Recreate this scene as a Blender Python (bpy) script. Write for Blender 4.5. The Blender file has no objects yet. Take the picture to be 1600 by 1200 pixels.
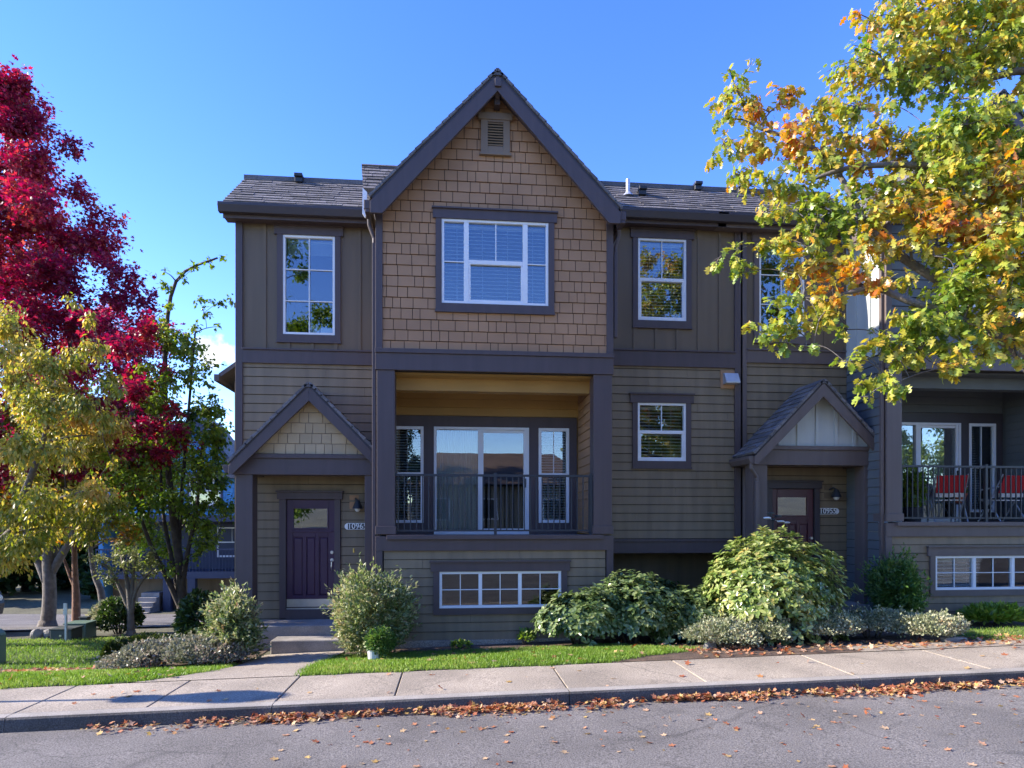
import bpy, math, random
import numpy as np
from mathutils import Vector, Matrix

scene = bpy.context.scene
C = scene.collection
R = random.Random(7)
NR = np.random.default_rng(11)
rad = math.radians

# ------------------------------------------------------------------ camera, sky, sun
YAW = rad(5.3); SN, CS = math.sin(YAW), math.cos(YAW)
EYE, FOC, HOR = 1.95, 1000.0, 815.0
cam_data = bpy.data.cameras.new("camera")
cam = bpy.data.objects.new("camera", cam_data); C.objects.link(cam)
cam.location = (0, 0, EYE); cam.rotation_euler = (rad(90), 0, -YAW)
cam_data.sensor_width = 36; cam_data.lens = 22.5
cam_data.shift_y = (HOR - 600) / 1600.0
cam_data.clip_start = 0.05; cam_data.clip_end = 3000
scene.camera = cam

SUN_EL, SUN_AZ = rad(29), rad(-85.0)          # azimuth from +Y, clockwise
sun_dir = Vector((math.sin(SUN_AZ) * math.cos(SUN_EL), math.cos(SUN_AZ) * math.cos(SUN_EL), math.sin(SUN_EL)))
sl = bpy.data.lights.new("sun", 'SUN'); sl.energy = 3.2; sl.angle = rad(0.5); sl.color = (1.0, 0.90, 0.76)
so = bpy.data.objects.new("sun", sl); C.objects.link(so)
so.rotation_euler = (-sun_dir).to_track_quat('-Z', 'Y').to_euler()

world = bpy.data.worlds.new("World"); scene.world = world; world.use_nodes = True
wn, wl = world.node_tree.nodes, world.node_tree.links
bg = wn['Background']; bg.inputs['Strength'].default_value = 0.14
sky = wn.new('ShaderNodeTexSky'); sky.sky_type = 'NISHITA'; sky.sun_disc = False
sky.sun_elevation = SUN_EL; sky.sun_rotation = SUN_AZ
sky.air_density = 1.0; sky.dust_density = 0.0; sky.ozone_density = 3.0; sky.altitude = 100
wtc = wn.new('ShaderNodeTexCoord')
hs = wn.new('ShaderNodeHueSaturation'); hs.inputs['Saturation'].default_value = 1.27; hs.inputs['Hue'].default_value = 0.524; hs.inputs['Value'].default_value = 0.95
wl.new(sky.outputs[0], hs.inputs['Color'])
# one small fair-weather cloud low over the side street
cdir = Vector((-0.3706, 1.0387, 0.2630)).normalized(); cside = cdir.cross(Vector((0, 0, 1))).normalized(); cup = cside.cross(cdir)
def wdot(v, k):
    n = wn.new('ShaderNodeVectorMath'); n.operation = 'DOT_PRODUCT'; n.inputs[1].default_value = v; wl.new(wtc.outputs['Generated'], n.inputs[0])
    q = wn.new('ShaderNodeMath'); q.operation = 'MULTIPLY'; q.inputs[1].default_value = k; wl.new(n.outputs['Value'], q.inputs[0]); return q.outputs[0]
cc = wn.new('ShaderNodeCombineXYZ'); wl.new(wdot(cside, 24), cc.inputs[0]); wl.new(wdot(cup, 42), cc.inputs[1])
cl_ = wn.new('ShaderNodeVectorMath'); cl_.operation = 'LENGTH'; wl.new(cc.outputs[0], cl_.inputs[0])
cn = wn.new('ShaderNodeTexNoise'); cn.inputs['Scale'].default_value = 55; cn.inputs['Detail'].default_value = 6; wl.new(wtc.outputs['Generated'], cn.inputs['Vector'])
cs = wn.new('ShaderNodeMath'); cs.operation = 'MULTIPLY_ADD'; cs.inputs[1].default_value = 2.2; wl.new(cn.outputs['Fac'], cs.inputs[0]); wl.new(cl_.outputs['Value'], cs.inputs[2])
cm = wn.new('ShaderNodeMapRange'); cm.interpolation_type = 'SMOOTHSTEP'; cm.inputs['From Min'].default_value = 1.45; cm.inputs['From Max'].default_value = 2.15; cm.inputs['To Min'].default_value = 1; cm.inputs['To Max'].default_value = 0; wl.new(cs.outputs[0], cm.inputs['Value'])
fwd = wn.new('ShaderNodeMath'); fwd.operation = 'GREATER_THAN'; fwd.inputs[1].default_value = 0.5; wl.new(wdot(cdir, 1), fwd.inputs[0])
cf = wn.new('ShaderNodeMath'); cf.operation = 'MULTIPLY'; wl.new(cm.outputs[0], cf.inputs[0]); wl.new(fwd.outputs[0], cf.inputs[1])
cx = wn.new('ShaderNodeMix'); cx.data_type = 'RGBA'; wl.new(cf.outputs[0], cx.inputs['Factor']); wl.new(hs.outputs[0], cx.inputs['A']); cx.inputs['B'].default_value = (2.6, 2.7, 2.8, 1)
wl.new(cx.outputs['Result'], bg.inputs[0])
scene.view_settings.view_transform = 'Standard'; scene.view_settings.look = 'None'
scene.view_settings.gamma = 1.0; scene.view_settings.exposure = 1.98
scene.cycles.max_bounces = 8; scene.cycles.transparent_max_bounces = 12
scene.cycles.use_denoising = True
scene.cycles.sample_clamp_indirect = 4.0

# ------------------------------------------------------------------ point on a facade plane seen at a pixel of the survey photo
def P(px, py, Y):
    u = (px - 800) / FOC
    t = Y / (CS - u * SN)
    return t * (u * CS + SN), EYE + (HOR - py) * t / FOC
def PX(px, Y): return P(px, 0, Y)[0]
def PT(px, py, t):                              # point at depth t
    u = (px - 800) / FOC
    return Vector((t * (u * CS + SN), t * (CS - u * SN), EYE + (HOR - py) * t / FOC))

# ------------------------------------------------------------------ materials
def nd(nt, typ, **kw):
    n = nt.nodes.new(typ)
    for k, v in kw.items(): setattr(n, k, v)
    return n
MATS = {}
def mat(name, col, rough=0.6, var=0.08, scale=3.0, bump=0.0, bscale=60.0, metal=0.0, island=0.0, streak=False, spec=0.5, fine=0.0, fscale=400.0):
    m = bpy.data.materials.new(name); m.use_nodes = True
    nt = m.node_tree; b = nt.nodes['Principled BSDF']
    b.inputs['Roughness'].default_value = rough; b.inputs['Metallic'].default_value = metal
    b.inputs['Specular IOR Level'].default_value = spec
    tc = nd(nt, 'ShaderNodeTexCoord'); src = tc.outputs['Object']
    mp = nd(nt, 'ShaderNodeMapping'); nt.links.new(src, mp.inputs[0])
    if streak: mp.inputs['Scale'].default_value = (4, 4, 0.35)
    nz = nd(nt, 'ShaderNodeTexNoise'); nz.inputs['Scale'].default_value = scale; nz.inputs['Detail'].default_value = 6
    nt.links.new(mp.outputs[0], nz.inputs['Vector'])
    mr = nd(nt, 'ShaderNodeMapRange'); mr.inputs['From Min'].default_value = 0.3; mr.inputs['From Max'].default_value = 0.7
    mr.inputs['To Min'].default_value = 1 - var; mr.inputs['To Max'].default_value = 1 + var
    nt.links.new(nz.outputs['Fac'], mr.inputs['Value'])
    val = mr.outputs[0]
    if island:
        g = nd(nt, 'ShaderNodeNewGeometry')
        m2 = nd(nt, 'ShaderNodeMapRange'); m2.inputs['To Min'].default_value = 1 - island; m2.inputs['To Max'].default_value = 1 + island
        nt.links.new(g.outputs['Random Per Island'], m2.inputs['Value'])
        mu = nd(nt, 'ShaderNodeMath', operation='MULTIPLY'); nt.links.new(val, mu.inputs[0]); nt.links.new(m2.outputs[0], mu.inputs[1]); val = mu.outputs[0]
    if fine:
        n3 = nd(nt, 'ShaderNodeTexNoise'); n3.inputs['Scale'].default_value = fscale; n3.inputs['Detail'].default_value = 2
        nt.links.new(src, n3.inputs['Vector'])
        m3 = nd(nt, 'ShaderNodeMapRange'); m3.inputs['From Min'].default_value = 0.3; m3.inputs['From Max'].default_value = 0.7
        m3.inputs['To Min'].default_value = 1 - fine; m3.inputs['To Max'].default_value = 1 + fine
        nt.links.new(n3.outputs['Fac'], m3.inputs['Value'])
        mu = nd(nt, 'ShaderNodeMath', operation='MULTIPLY'); nt.links.new(val, mu.inputs[0]); nt.links.new(m3.outputs[0], mu.inputs[1]); val = mu.outputs[0]
    vm = nd(nt, 'ShaderNodeVectorMath', operation='SCALE'); vm.inputs[0].default_value = col[:3]
    nt.links.new(val, vm.inputs['Scale']); nt.links.new(vm.outputs[0], b.inputs['Base Color'])
    if bump:
        nb = nd(nt, 'ShaderNodeTexNoise'); nb.inputs['Scale'].default_value = bscale; nb.inputs['Detail'].default_value = 4
        nt.links.new(mp.outputs[0], nb.inputs['Vector'])
        bp = nd(nt, 'ShaderNodeBump'); bp.inputs['Strength'].default_value = bump; bp.inputs['Distance'].default_value = 0.02
        nt.links.new(nb.outputs['Fac'], bp.inputs['Height']); nt.links.new(bp.outputs[0], b.inputs['Normal'])
    MATS[name] = m
    return m
def leafmat(name, cols, rough=0.45, trans=0.35, clump=0.35, cscale=0.8, spec=0.5):
    """colour picked per leaf (and nudged per clump of the crown) from a ramp of real leaf colours"""
    m = bpy.data.materials.new(name); m.use_nodes = True
    nt = m.node_tree; b = nt.nodes['Principled BSDF']; out = nt.nodes['Material Output']
    g = nd(nt, 'ShaderNodeNewGeometry'); tc = nd(nt, 'ShaderNodeTexCoord')
    nz = nd(nt, 'ShaderNodeTexNoise'); nz.inputs['Scale'].default_value = cscale; nz.inputs['Detail'].default_value = 3
    nt.links.new(tc.outputs['Object'], nz.inputs['Vector'])
    mr = nd(nt, 'ShaderNodeMapRange'); mr.inputs['From Min'].default_value = 0.32; mr.inputs['From Max'].default_value = 0.68
    nt.links.new(nz.outputs['Fac'], mr.inputs['Value'])
    mx = nd(nt, 'ShaderNodeMix'); mx.inputs['Factor'].default_value = clump
    nt.links.new(g.outputs['Random Per Island'], mx.inputs['A']); nt.links.new(mr.outputs[0], mx.inputs['B'])
    cr = nd(nt, 'ShaderNodeValToRGB')
    el = cr.color_ramp.elements
    while len(el) < len(cols): el.new(0.5)
    for i, c in enumerate(cols):
        el[i].position = i / max(1, len(cols) - 1); el[i].color = (*c, 1)
    nt.links.new(mx.outputs[0], cr.inputs[0]); nt.links.new(cr.outputs[0], b.inputs['Base Color'])
    b.inputs['Roughness'].default_value = rough; b.inputs['Specular IOR Level'].default_value = spec
    tr = nd(nt, 'ShaderNodeBsdfTranslucent')
    hs = nd(nt, 'ShaderNodeHueSaturation'); hs.inputs['Value'].default_value = 1.5; hs.inputs['Saturation'].default_value = 1.1
    nt.links.new(cr.outputs[0], hs.inputs['Color']); nt.links.new(hs.outputs[0], tr.inputs[0])
    ms = nd(nt, 'ShaderNodeMixShader'); ms.inputs[0].default_value = trans
    nt.links.new(b.outputs[0], ms.inputs[1]); nt.links.new(tr.outputs[0], ms.inputs[2]); nt.links.new(ms.outputs[0], out.inputs[0])
    MATS[name] = m
    return m
def glassmat(name, tint=(0.8, 0.85, 0.85), base=0.075):
    m = bpy.data.materials.new(name); m.use_nodes = True
    nt = m.node_tree; out = nt.nodes['Material Output']; nt.nodes.remove(nt.nodes['Principled BSDF'])
    t = nd(nt, 'ShaderNodeBsdfTransparent'); t.inputs[0].default_value = (*tint, 1)
    gl = nd(nt, 'ShaderNodeBsdfGlossy'); gl.inputs['Roughness'].default_value = 0.0; gl.inputs[0].default_value = (0.95, 0.97, 1, 1)
    tc = nd(nt, 'ShaderNodeTexCoord'); nz = nd(nt, 'ShaderNodeTexNoise'); nz.inputs['Scale'].default_value = 1.3
    nt.links.new(tc.outputs['Object'], nz.inputs['Vector'])
    bp = nd(nt, 'ShaderNodeBump'); bp.inputs['Strength'].default_value = 0.02; bp.inputs['Distance'].default_value = 0.05
    nt.links.new(nz.outputs['Fac'], bp.inputs['Height']); nt.links.new(bp.outputs[0], gl.inputs['Normal'])
    fr = nd(nt, 'ShaderNodeFresnel'); fr.inputs[0].default_value = 1.5
    ma = nd(nt, 'ShaderNodeMath', operation='MULTIPLY_ADD'); ma.inputs[1].default_value = 1.6; ma.inputs[2].default_value = base; ma.use_clamp = True
    nt.links.new(fr.outputs[0], ma.inputs[0])
    ms = nd(nt, 'ShaderNodeMixShader'); nt.links.new(ma.outputs[0], ms.inputs[0])
    nt.links.new(t.outputs[0], ms.inputs[1]); nt.links.new(gl.outputs[0], ms.inputs[2]); nt.links.new(ms.outputs[0], out.inputs[0])
    MATS[name] = m
    return m

TRIM = mat('trim_paint', (0.074, 0.052, 0.052), 0.55, 0.10, 2.5, 0.08, 90, streak=True)
TRIM2 = mat('trim_paint_brown', (0.112, 0.084, 0.076), 0.55, 0.10, 2.5, 0.08, 90, streak=True)
SID = mat('olive_siding', (0.198, 0.146, 0.086), 0.6, 0.16, 1.6, 0.10, 120, island=0.04, streak=True)
SIDB = mat('grey_olive_batten', (0.138, 0.098, 0.060), 0.6, 0.12, 1.4, 0.08, 120, streak=True)
SIDG = mat('slate_siding', (0.105, 0.115, 0.120), 0.6, 0.10, 1.6, 0.08, 120, island=0.05)
PALE = mat('pale_blue_panel', (0.40, 0.42, 0.40), 0.6, 0.08, 1.4, 0.06, 120, streak=True)
TAN = mat('tan_shingle', (0.365, 0.200, 0.100), 0.7, 0.18, 1.1, 0.25, 140, island=0.035)
TANL = mat('cream_shingle', (0.44, 0.32, 0.18), 0.7, 0.10, 1.6, 0.2, 140, island=0.09)
ROOF = mat('asphalt_shingle', (0.145, 0.135, 0.138), 0.9, 0.14, 2.0, 0.5, 260, island=0.30, fine=0.35, fscale=90)
GUT = mat('gutter_paint', (0.050, 0.040, 0.044), 0.5, 0.08, 3)
SOFF = mat('ochre_soffit', (0.40, 0.235, 0.075), 0.6, 0.10, 1.5, 0.05, 90)
WHITE = mat('white_vinyl', (0.74, 0.75, 0.76), 0.35, 0.03, 4)
BLIND = mat('white_blind', (0.72, 0.72, 0.70), 0.5, 0.04, 4)
CURT = mat('cream_curtain', (0.62, 0.58, 0.51), 0.8, 0.10, 6, streak=True)
DARK = mat('dark_room', (0.05, 0.045, 0.04), 0.9, 0.1, 1)
BLACK = mat('black_metal', (0.025, 0.027, 0.032), 0.45, 0.1, 8, metal=0.0)
STEEL = mat('brushed_steel', (0.62, 0.61, 0.58), 0.35, 0.06, 12, metal=0.9)
GALV = mat('galvanised_pipe', (0.52, 0.53, 0.55), 0.45, 0.08, 9, metal=0.5)
GLASS = glassmat('window_glass')
GLASSR = glassmat('reflective_glass', (0.75, 0.8, 0.8), 0.20)
GLASSD = glassmat('basement_glass', (0.75, 0.8, 0.8), 0.0)
VENTM = mat('brown_vent_paint', (0.20, 0.138, 0.088), 0.6, 0.08, 3)
FELT = mat('building_paper', (0.030, 0.024, 0.019), 0.95, 0.2, 3)
PURPLE = mat('purple_door_paint', (0.048, 0.017, 0.050), 0.35, 0.10, 3, 0.04, 60, streak=True)
MAROON = mat('maroon_door_paint', (0.080, 0.018, 0.030), 0.35, 0.10, 3, 0.04, 60, streak=True)
CONC = mat('concrete', (0.315, 0.265, 0.205), 0.85, 0.24, 1.1, 0.35, 180, fine=0.5, fscale=75)
CONCD = mat('weathered_concrete', (0.27, 0.245, 0.215), 0.9, 0.3, 2.2, 0.3, 120, fine=0.22, fscale=90)
KERBF = mat('kerb_face_shade_and_grime', (0.085, 0.078, 0.070), 0.95, 0.35, 2.0, 0.5, 90, fine=0.4, fscale=70)
KERB = mat('kerb_concrete', (0.30, 0.27, 0.23), 0.9, 0.22, 2.0, 0.4, 120, fine=0.25, fscale=100)
def cracks(m, scale, width, dark, warp=0.6):
    nt = m.node_tree; b = nt.nodes['Principled BSDF']; src = b.inputs['Base Color'].links[0].from_socket
    tc = nd(nt, 'ShaderNodeTexCoord'); nz = nd(nt, 'ShaderNodeTexNoise'); nz.inputs['Scale'].default_value = 1.7; nz.inputs['Detail'].default_value = 5
    nt.links.new(tc.outputs['Object'], nz.inputs['Vector'])
    ad = nd(nt, 'ShaderNodeVectorMath', operation='MULTIPLY_ADD'); ad.inputs[1].default_value = (warp, warp, 0)
    nt.links.new(nz.outputs['Color'], ad.inputs[0]); nt.links.new(tc.outputs['Object'], ad.inputs[2])
    vo = nd(nt, 'ShaderNodeTexVoronoi'); vo.feature = 'DISTANCE_TO_EDGE'; vo.inputs['Scale'].default_value = scale; nt.links.new(ad.outputs[0], vo.inputs['Vector'])
    n2 = nd(nt, 'ShaderNodeTexNoise'); n2.inputs['Scale'].default_value = 0.55; nt.links.new(tc.outputs['Object'], n2.inputs['Vector'])
    mr = nd(nt, 'ShaderNodeMapRange'); mr.inputs['From Max'].default_value = width; mr.inputs['To Min'].default_value = dark; mr.inputs['To Max'].default_value = 1
    nt.links.new(vo.outputs['Distance'], mr.inputs['Value'])
    m2 = nd(nt, 'ShaderNodeMapRange'); m2.inputs['From Min'].default_value = 0.45; m2.inputs['From Max'].default_value = 0.52; nt.links.new(n2.outputs['Fac'], m2.inputs['Value'])
    mx = nd(nt, 'ShaderNodeMix'); mx.inputs['A'].default_value = 1.0; nt.links.new(m2.outputs[0], mx.inputs['Factor']); nt.links.new(mr.outputs[0], mx.inputs['B'])
    # oil spots and damp stains
    n4 = nd(nt, 'ShaderNodeTexNoise'); n4.inputs['Scale'].default_value = 2.3; n4.inputs['Detail'].default_value = 4; n4.inputs['Distortion'].default_value = 0.8; nt.links.new(tc.outputs['Object'], n4.inputs['Vector'])
    m4 = nd(nt, 'ShaderNodeMapRange'); m4.inputs['From Min'].default_value = 0.60; m4.inputs['From Max'].default_value = 0.72; m4.inputs['To Min'].default_value = 1; m4.inputs['To Max'].default_value = 0.72; nt.links.new(n4.outputs['Fac'], m4.inputs['Value'])
    mu = nd(nt, 'ShaderNodeMath', operation='MULTIPLY'); nt.links.new(mx.outputs['Result'], mu.inputs[0]); nt.links.new(m4.outputs[0], mu.inputs[1])
    sc = nd(nt, 'ShaderNodeVectorMath', operation='SCALE'); nt.links.new(src, sc.inputs[0]); nt.links.new(mu.outputs[0], sc.inputs['Scale']); nt.links.new(sc.outputs[0], b.inputs['Base Color'])
cracks(CONC, 0.42, 0.004, 0.6)
ASPH = mat('asphalt', (0.165, 0.150, 0.136), 0.9, 0.24, 0.9, 0.7, 150, fine=0.6, fscale=75)
cracks(ASPH, 0.42, 0.007, 0.66)
SOIL = mat('bark_soil', (0.095, 0.062, 0.042), 0.95, 0.5, 5, 0.9, 60, fine=0.5, fscale=50)
TURF = mat('turf_base', (0.055, 0.085, 0.020), 0.95, 0.35, 4, 0.6, 60, fine=0.4, fscale=60)
DIRT = mat('far_ground', (0.085, 0.080, 0.045), 0.95, 0.35, 0.5, 0.5, 20, fine=0.4, fscale=12)
BARKD = mat('dark_bark', (0.060, 0.047, 0.038), 0.9, 0.35, 9, 0.9, 30)
BARKG = mat('grey_bark', (0.135, 0.115, 0.098), 0.9, 0.35, 9, 0.8, 26)
BARKB = mat('red_brown_bark', (0.190, 0.100, 0.060), 0.9, 0.35, 9, 0.8, 26)
STONE = mat('basalt_stone', (0.23, 0.215, 0.20), 0.9, 0.35, 5, 0.8, 30)
GREENB = mat('green_cabinet_paint', (0.11, 0.17, 0.13), 0.5, 0.08, 4)
DGREEN = mat('dark_cabinet_paint', (0.05, 0.06, 0.055), 0.6, 0.1, 4)
BLUEP = mat('blue_house_siding', (0.07, 0.26, 0.50), 0.65, 0.10, 2, 0.2, 60, island=0.10)
BLUED = mat('blue_house_trim', (0.035, 0.045, 0.085), 0.6, 0.1, 3)
RED = mat('red_canvas', (0.46, 0.010, 0.018), 0.7, 0.06, 10)
CREAM = mat('cream_slats', (0.60, 0.55, 0.48), 0.6, 0.06, 6)
TERRA = mat('terracotta', (0.45, 0.11, 0.04), 0.7, 0.1, 6)
PORC = mat('white_glazed_pot', (0.62, 0.62, 0.60), 0.3, 0.05, 5)
NUMW = mat('white_enamel', (0.80, 0.80, 0.78), 0.4, 0.02, 5)
BRASS = mat('brass', (0.60, 0.42, 0.12), 0.35, 0.05, 9, metal=0.8)
CARP = mat('car_paint', (0.045, 0.05, 0.055), 0.25, 0.03, 2, metal=0.3)
RUBB = mat('rubber', (0.02, 0.02, 0.02), 0.8, 0.1, 8)
BROWNR = mat('brown_roof', (0.13, 0.085, 0.06), 0.9, 0.2, 2, 0.4, 90)
BROWNW = mat('brown_wall', (0.24, 0.20, 0.15), 0.8, 0.12, 1.5)
bulb = bpy.data.materials.new('lit_bulb'); bulb.use_nodes = True
bulb.node_tree.nodes['Principled BSDF'].inputs['Emission Color'].default_value = (1, 0.72, 0.4, 1)
bulb.node_tree.nodes['Principled BSDF'].inputs['Emission Strength'].default_value = 6

# ------------------------------------------------------------------ mesh builder
OFF = Vector((0, 0, 0))
def rootloc(o):
    v = Vector((0, 0, 0))
    while o is not None:
        v += o.location; o = o.parent
    return v
class MB:
    def __init__(s): s.v = []; s.f = []
    def add(s, vs, fs):
        b = len(s.v); s.v.extend(vs); s.f.extend([tuple(i + b for i in f) for f in fs])
    def box(s, x0, x1, y0, y1, z0, z1):
        x0, x1 = sorted((x0, x1)); y0, y1 = sorted((y0, y1)); z0, z1 = sorted((z0, z1))
        s.add([(x0, y0, z0), (x1, y0, z0), (x1, y1, z0), (x0, y1, z0), (x0, y0, z1), (x1, y0, z1), (x1, y1, z1), (x0, y1, z1)],
              [(0, 3, 2, 1), (4, 5, 6, 7), (0, 1, 5, 4), (1, 2, 6, 5), (2, 3, 7, 6), (3, 0, 4, 7)])
    def loft(s, rings, cap=True, closed=True):
        n = len(rings[0]); vs = [tuple(p) for r in rings for p in r]; fs = []
        for i in range(len(rings) - 1):
            for j in range(n if closed else n - 1):
                k = (j + 1) % n
                fs.append((i * n + j, i * n + k, (i + 1) * n + k, (i + 1) * n + j))
        if cap:
            fs.append(tuple(reversed(range(n)))); fs.append(tuple((len(rings) - 1) * n + j for j in range(n)))
        s.add(vs, fs)
    def prism(s, poly, fr, n0, n1):
        """poly in (u,v) of frame fr=(origin,u,v,n), extruded from n0 to n1 (numbers or functions of (u,v))"""
        o, u, v, n = fr
        g = lambda q, w: tuple(o + u * q[0] + v * q[1] + n * (w(q) if callable(w) else w))
        s.loft([[g(q, n0) for q in poly], [g(q, n1) for q in poly]])
    def tube(s, pts, rr, sides=8, cap=True):
        pts = [Vector(p) for p in pts]
        if not hasattr(rr, '__len__'): rr = [rr] * len(pts)
        rings = []; up = None
        for i, p in enumerate(pts):
            d = (pts[min(i + 1, len(pts) - 1)] - pts[max(i - 1, 0)])
            d = d.normalized() if d.length > 1e-9 else Vector((0, 0, 1))
            if up is None: up = d.orthogonal().normalized()
            a = (up - d * up.dot(d)); a = a.normalized() if a.length > 1e-6 else d.orthogonal().normalized()
            up = a; b = d.cross(a)
            rings.append([p + (a * math.cos(2 * math.pi * j / sides) + b * math.sin(2 * math.pi * j / sides)) * rr[i] for j in range(sides)])
        s.loft(rings, cap)
    def lathe(s, prof, c=(0, 0, 0), sides=24):
        c = Vector(c)
        s.loft([[c + Vector((r * math.cos(2 * math.pi * j / sides), r * math.sin(2 * math.pi * j / sides), z)) for j in range(sides)] for r, z in prof])
    def sphere(s, c, r, seg=12, ring=8, sc=(1, 1, 1)):
        prof = [(max(1e-4, math.sin(math.pi * i / ring)) * r, -math.cos(math.pi * i / ring) * r) for i in range(ring + 1)]
        c = Vector(c)
        s.loft([[c + Vector((q * sc[0] * math.cos(2 * math.pi * j / seg), q * sc[1] * math.sin(2 * math.pi * j / seg), z * sc[2])) for j in range(seg)] for q, z in prof])
    def obj(s, name, m, parent=None, smooth=False, bevel=0.0):
        me = bpy.data.meshes.new(name)
        d = OFF - rootloc(parent) if parent is not None else OFF
        me.from_pydata([(a + d.x, b + d.y, c + d.z) for a, b, c in s.v], [], s.f)
        me.materials.append(m)
        o = bpy.data.objects.new(name, me); C.objects.link(o)
        if parent is not None: o.parent = parent
        if smooth: me.shade_smooth()
        if bevel:
            md = o.modifiers.new('bevel', 'BEVEL'); md.width = bevel; md.segments = 2; md.limit_method = 'ANGLE'
        return o
def tag(o, label, cat, group=None, kind=None):
    if label: o['label'] = label
    if cat: o['category'] = cat
    if group: o['group'] = group
    if kind: o['kind'] = kind
    return o
def thing(name, loc, label, cat, group=None):
    o = bpy.data.objects.new(name, None); C.objects.link(o); o.location = loc; o.empty_display_size = 0.2
    return tag(o, label, cat, group)
def struct(o): o['kind'] = 'structure'; return o
def copy_tree(o, parent=None):
    c = o.copy(); C.objects.link(c); c.parent = parent
    for ch in o.children: copy_tree(ch, c)
    return c
FRONT = lambda Y: (Vector((0, Y, 0)), Vector((1, 0, 0)), Vector((0, 0, 1)), Vector((0, -1, 0)))

def subtract(rects, h):
    out = []
    for a, b, c, d in rects:
        p, q, r, t = max(a, h[0]), min(b, h[1]), max(c, h[2]), min(d, h[3])
        if p >= q or r >= t: out.append((a, b, c, d)); continue
        if a < p: out.append((a, p, c, d))
        if q < b: out.append((q, b, c, d))
        if c < r: out.append((p, q, c, r))
        if t < d: out.append((p, q, t, d))
    return out
def clip(poly, hps):
    for a, b, c in hps:                                        # keep a*u+b*v<=c
        res = []
        for i in range(len(poly)):
            p, q = poly[i], poly[(i + 1) % len(poly)]
            fp, fq = a * p[0] + b * p[1] - c, a * q[0] + b * q[1] - c
            if fp <= 0: res.append(p)
            if (fp < 0 < fq) or (fq < 0 < fp):
                t = fp / (fp - fq); res.append((p[0] + (q[0] - p[0]) * t, p[1] + (q[1] - p[1]) * t))
        poly = res
        if len(poly) < 3: return []
    return poly
def lap(m, fr, u0, u1, v0, v1, exp=0.156, holes=(), clips=(), thick=0.022, gap=0.011):
    v = v0
    while v < v1 - 0.01:
        t = min(v + exp, v1)
        row = _holes([(u0, u1, v + gap, t)], holes); j = u0 + R.uniform(0.6, 3.4)
        while j < u1: row = _holes(row, [(j, j + 0.004, v, t)]); j += R.uniform(2.4, 3.6)
        for r in row:
            poly = clip([(r[0], r[2]), (r[1], r[2]), (r[1], r[3]), (r[0], r[3])], clips)
            if poly: m.prism(poly, fr, 0.001, lambda q, b=v, e=exp: thick - (thick * 0.6) * (q[1] - b) / e)
        v += exp
def _holes(rects, holes):
    for h in holes: rects = subtract(rects, h)
    return [r for r in rects if r[1] - r[0] > 0.004 and r[3] - r[2] > 0.004]
def shingles(m, fr, u0, u1, v0, v1, exp=0.17, wmin=0.12, wmax=0.27, holes=(), clips=(), thick=0.024, gap=0.010, seed=1, drop=0.0, base=0.001):
    r_ = random.Random(seed); v = v0
    while v < v1 - 0.01:
        t = min(v + exp, v1); u = u0 - r_.random() * wmax
        while u < u1:
            w = r_.uniform(wmin, wmax); dv = r_.uniform(0, drop); a, b = max(u + gap / 2, u0), min(u + w - gap / 2, u1)
            if b - a > 0.01:
                for r in _holes([(a, b, v + gap - dv, t)], holes):
                    poly = clip([(r[0], r[2]), (r[1], r[2]), (r[1], r[3]), (r[0], r[3])], clips)
                    if poly: m.prism(poly, fr, base, lambda q, bb=v, e=exp, k=thick * r_.uniform(0.85, 1.15): k - k * 0.55 * (q[1] - bb) / e)
            u += w
        v += exp

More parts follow.
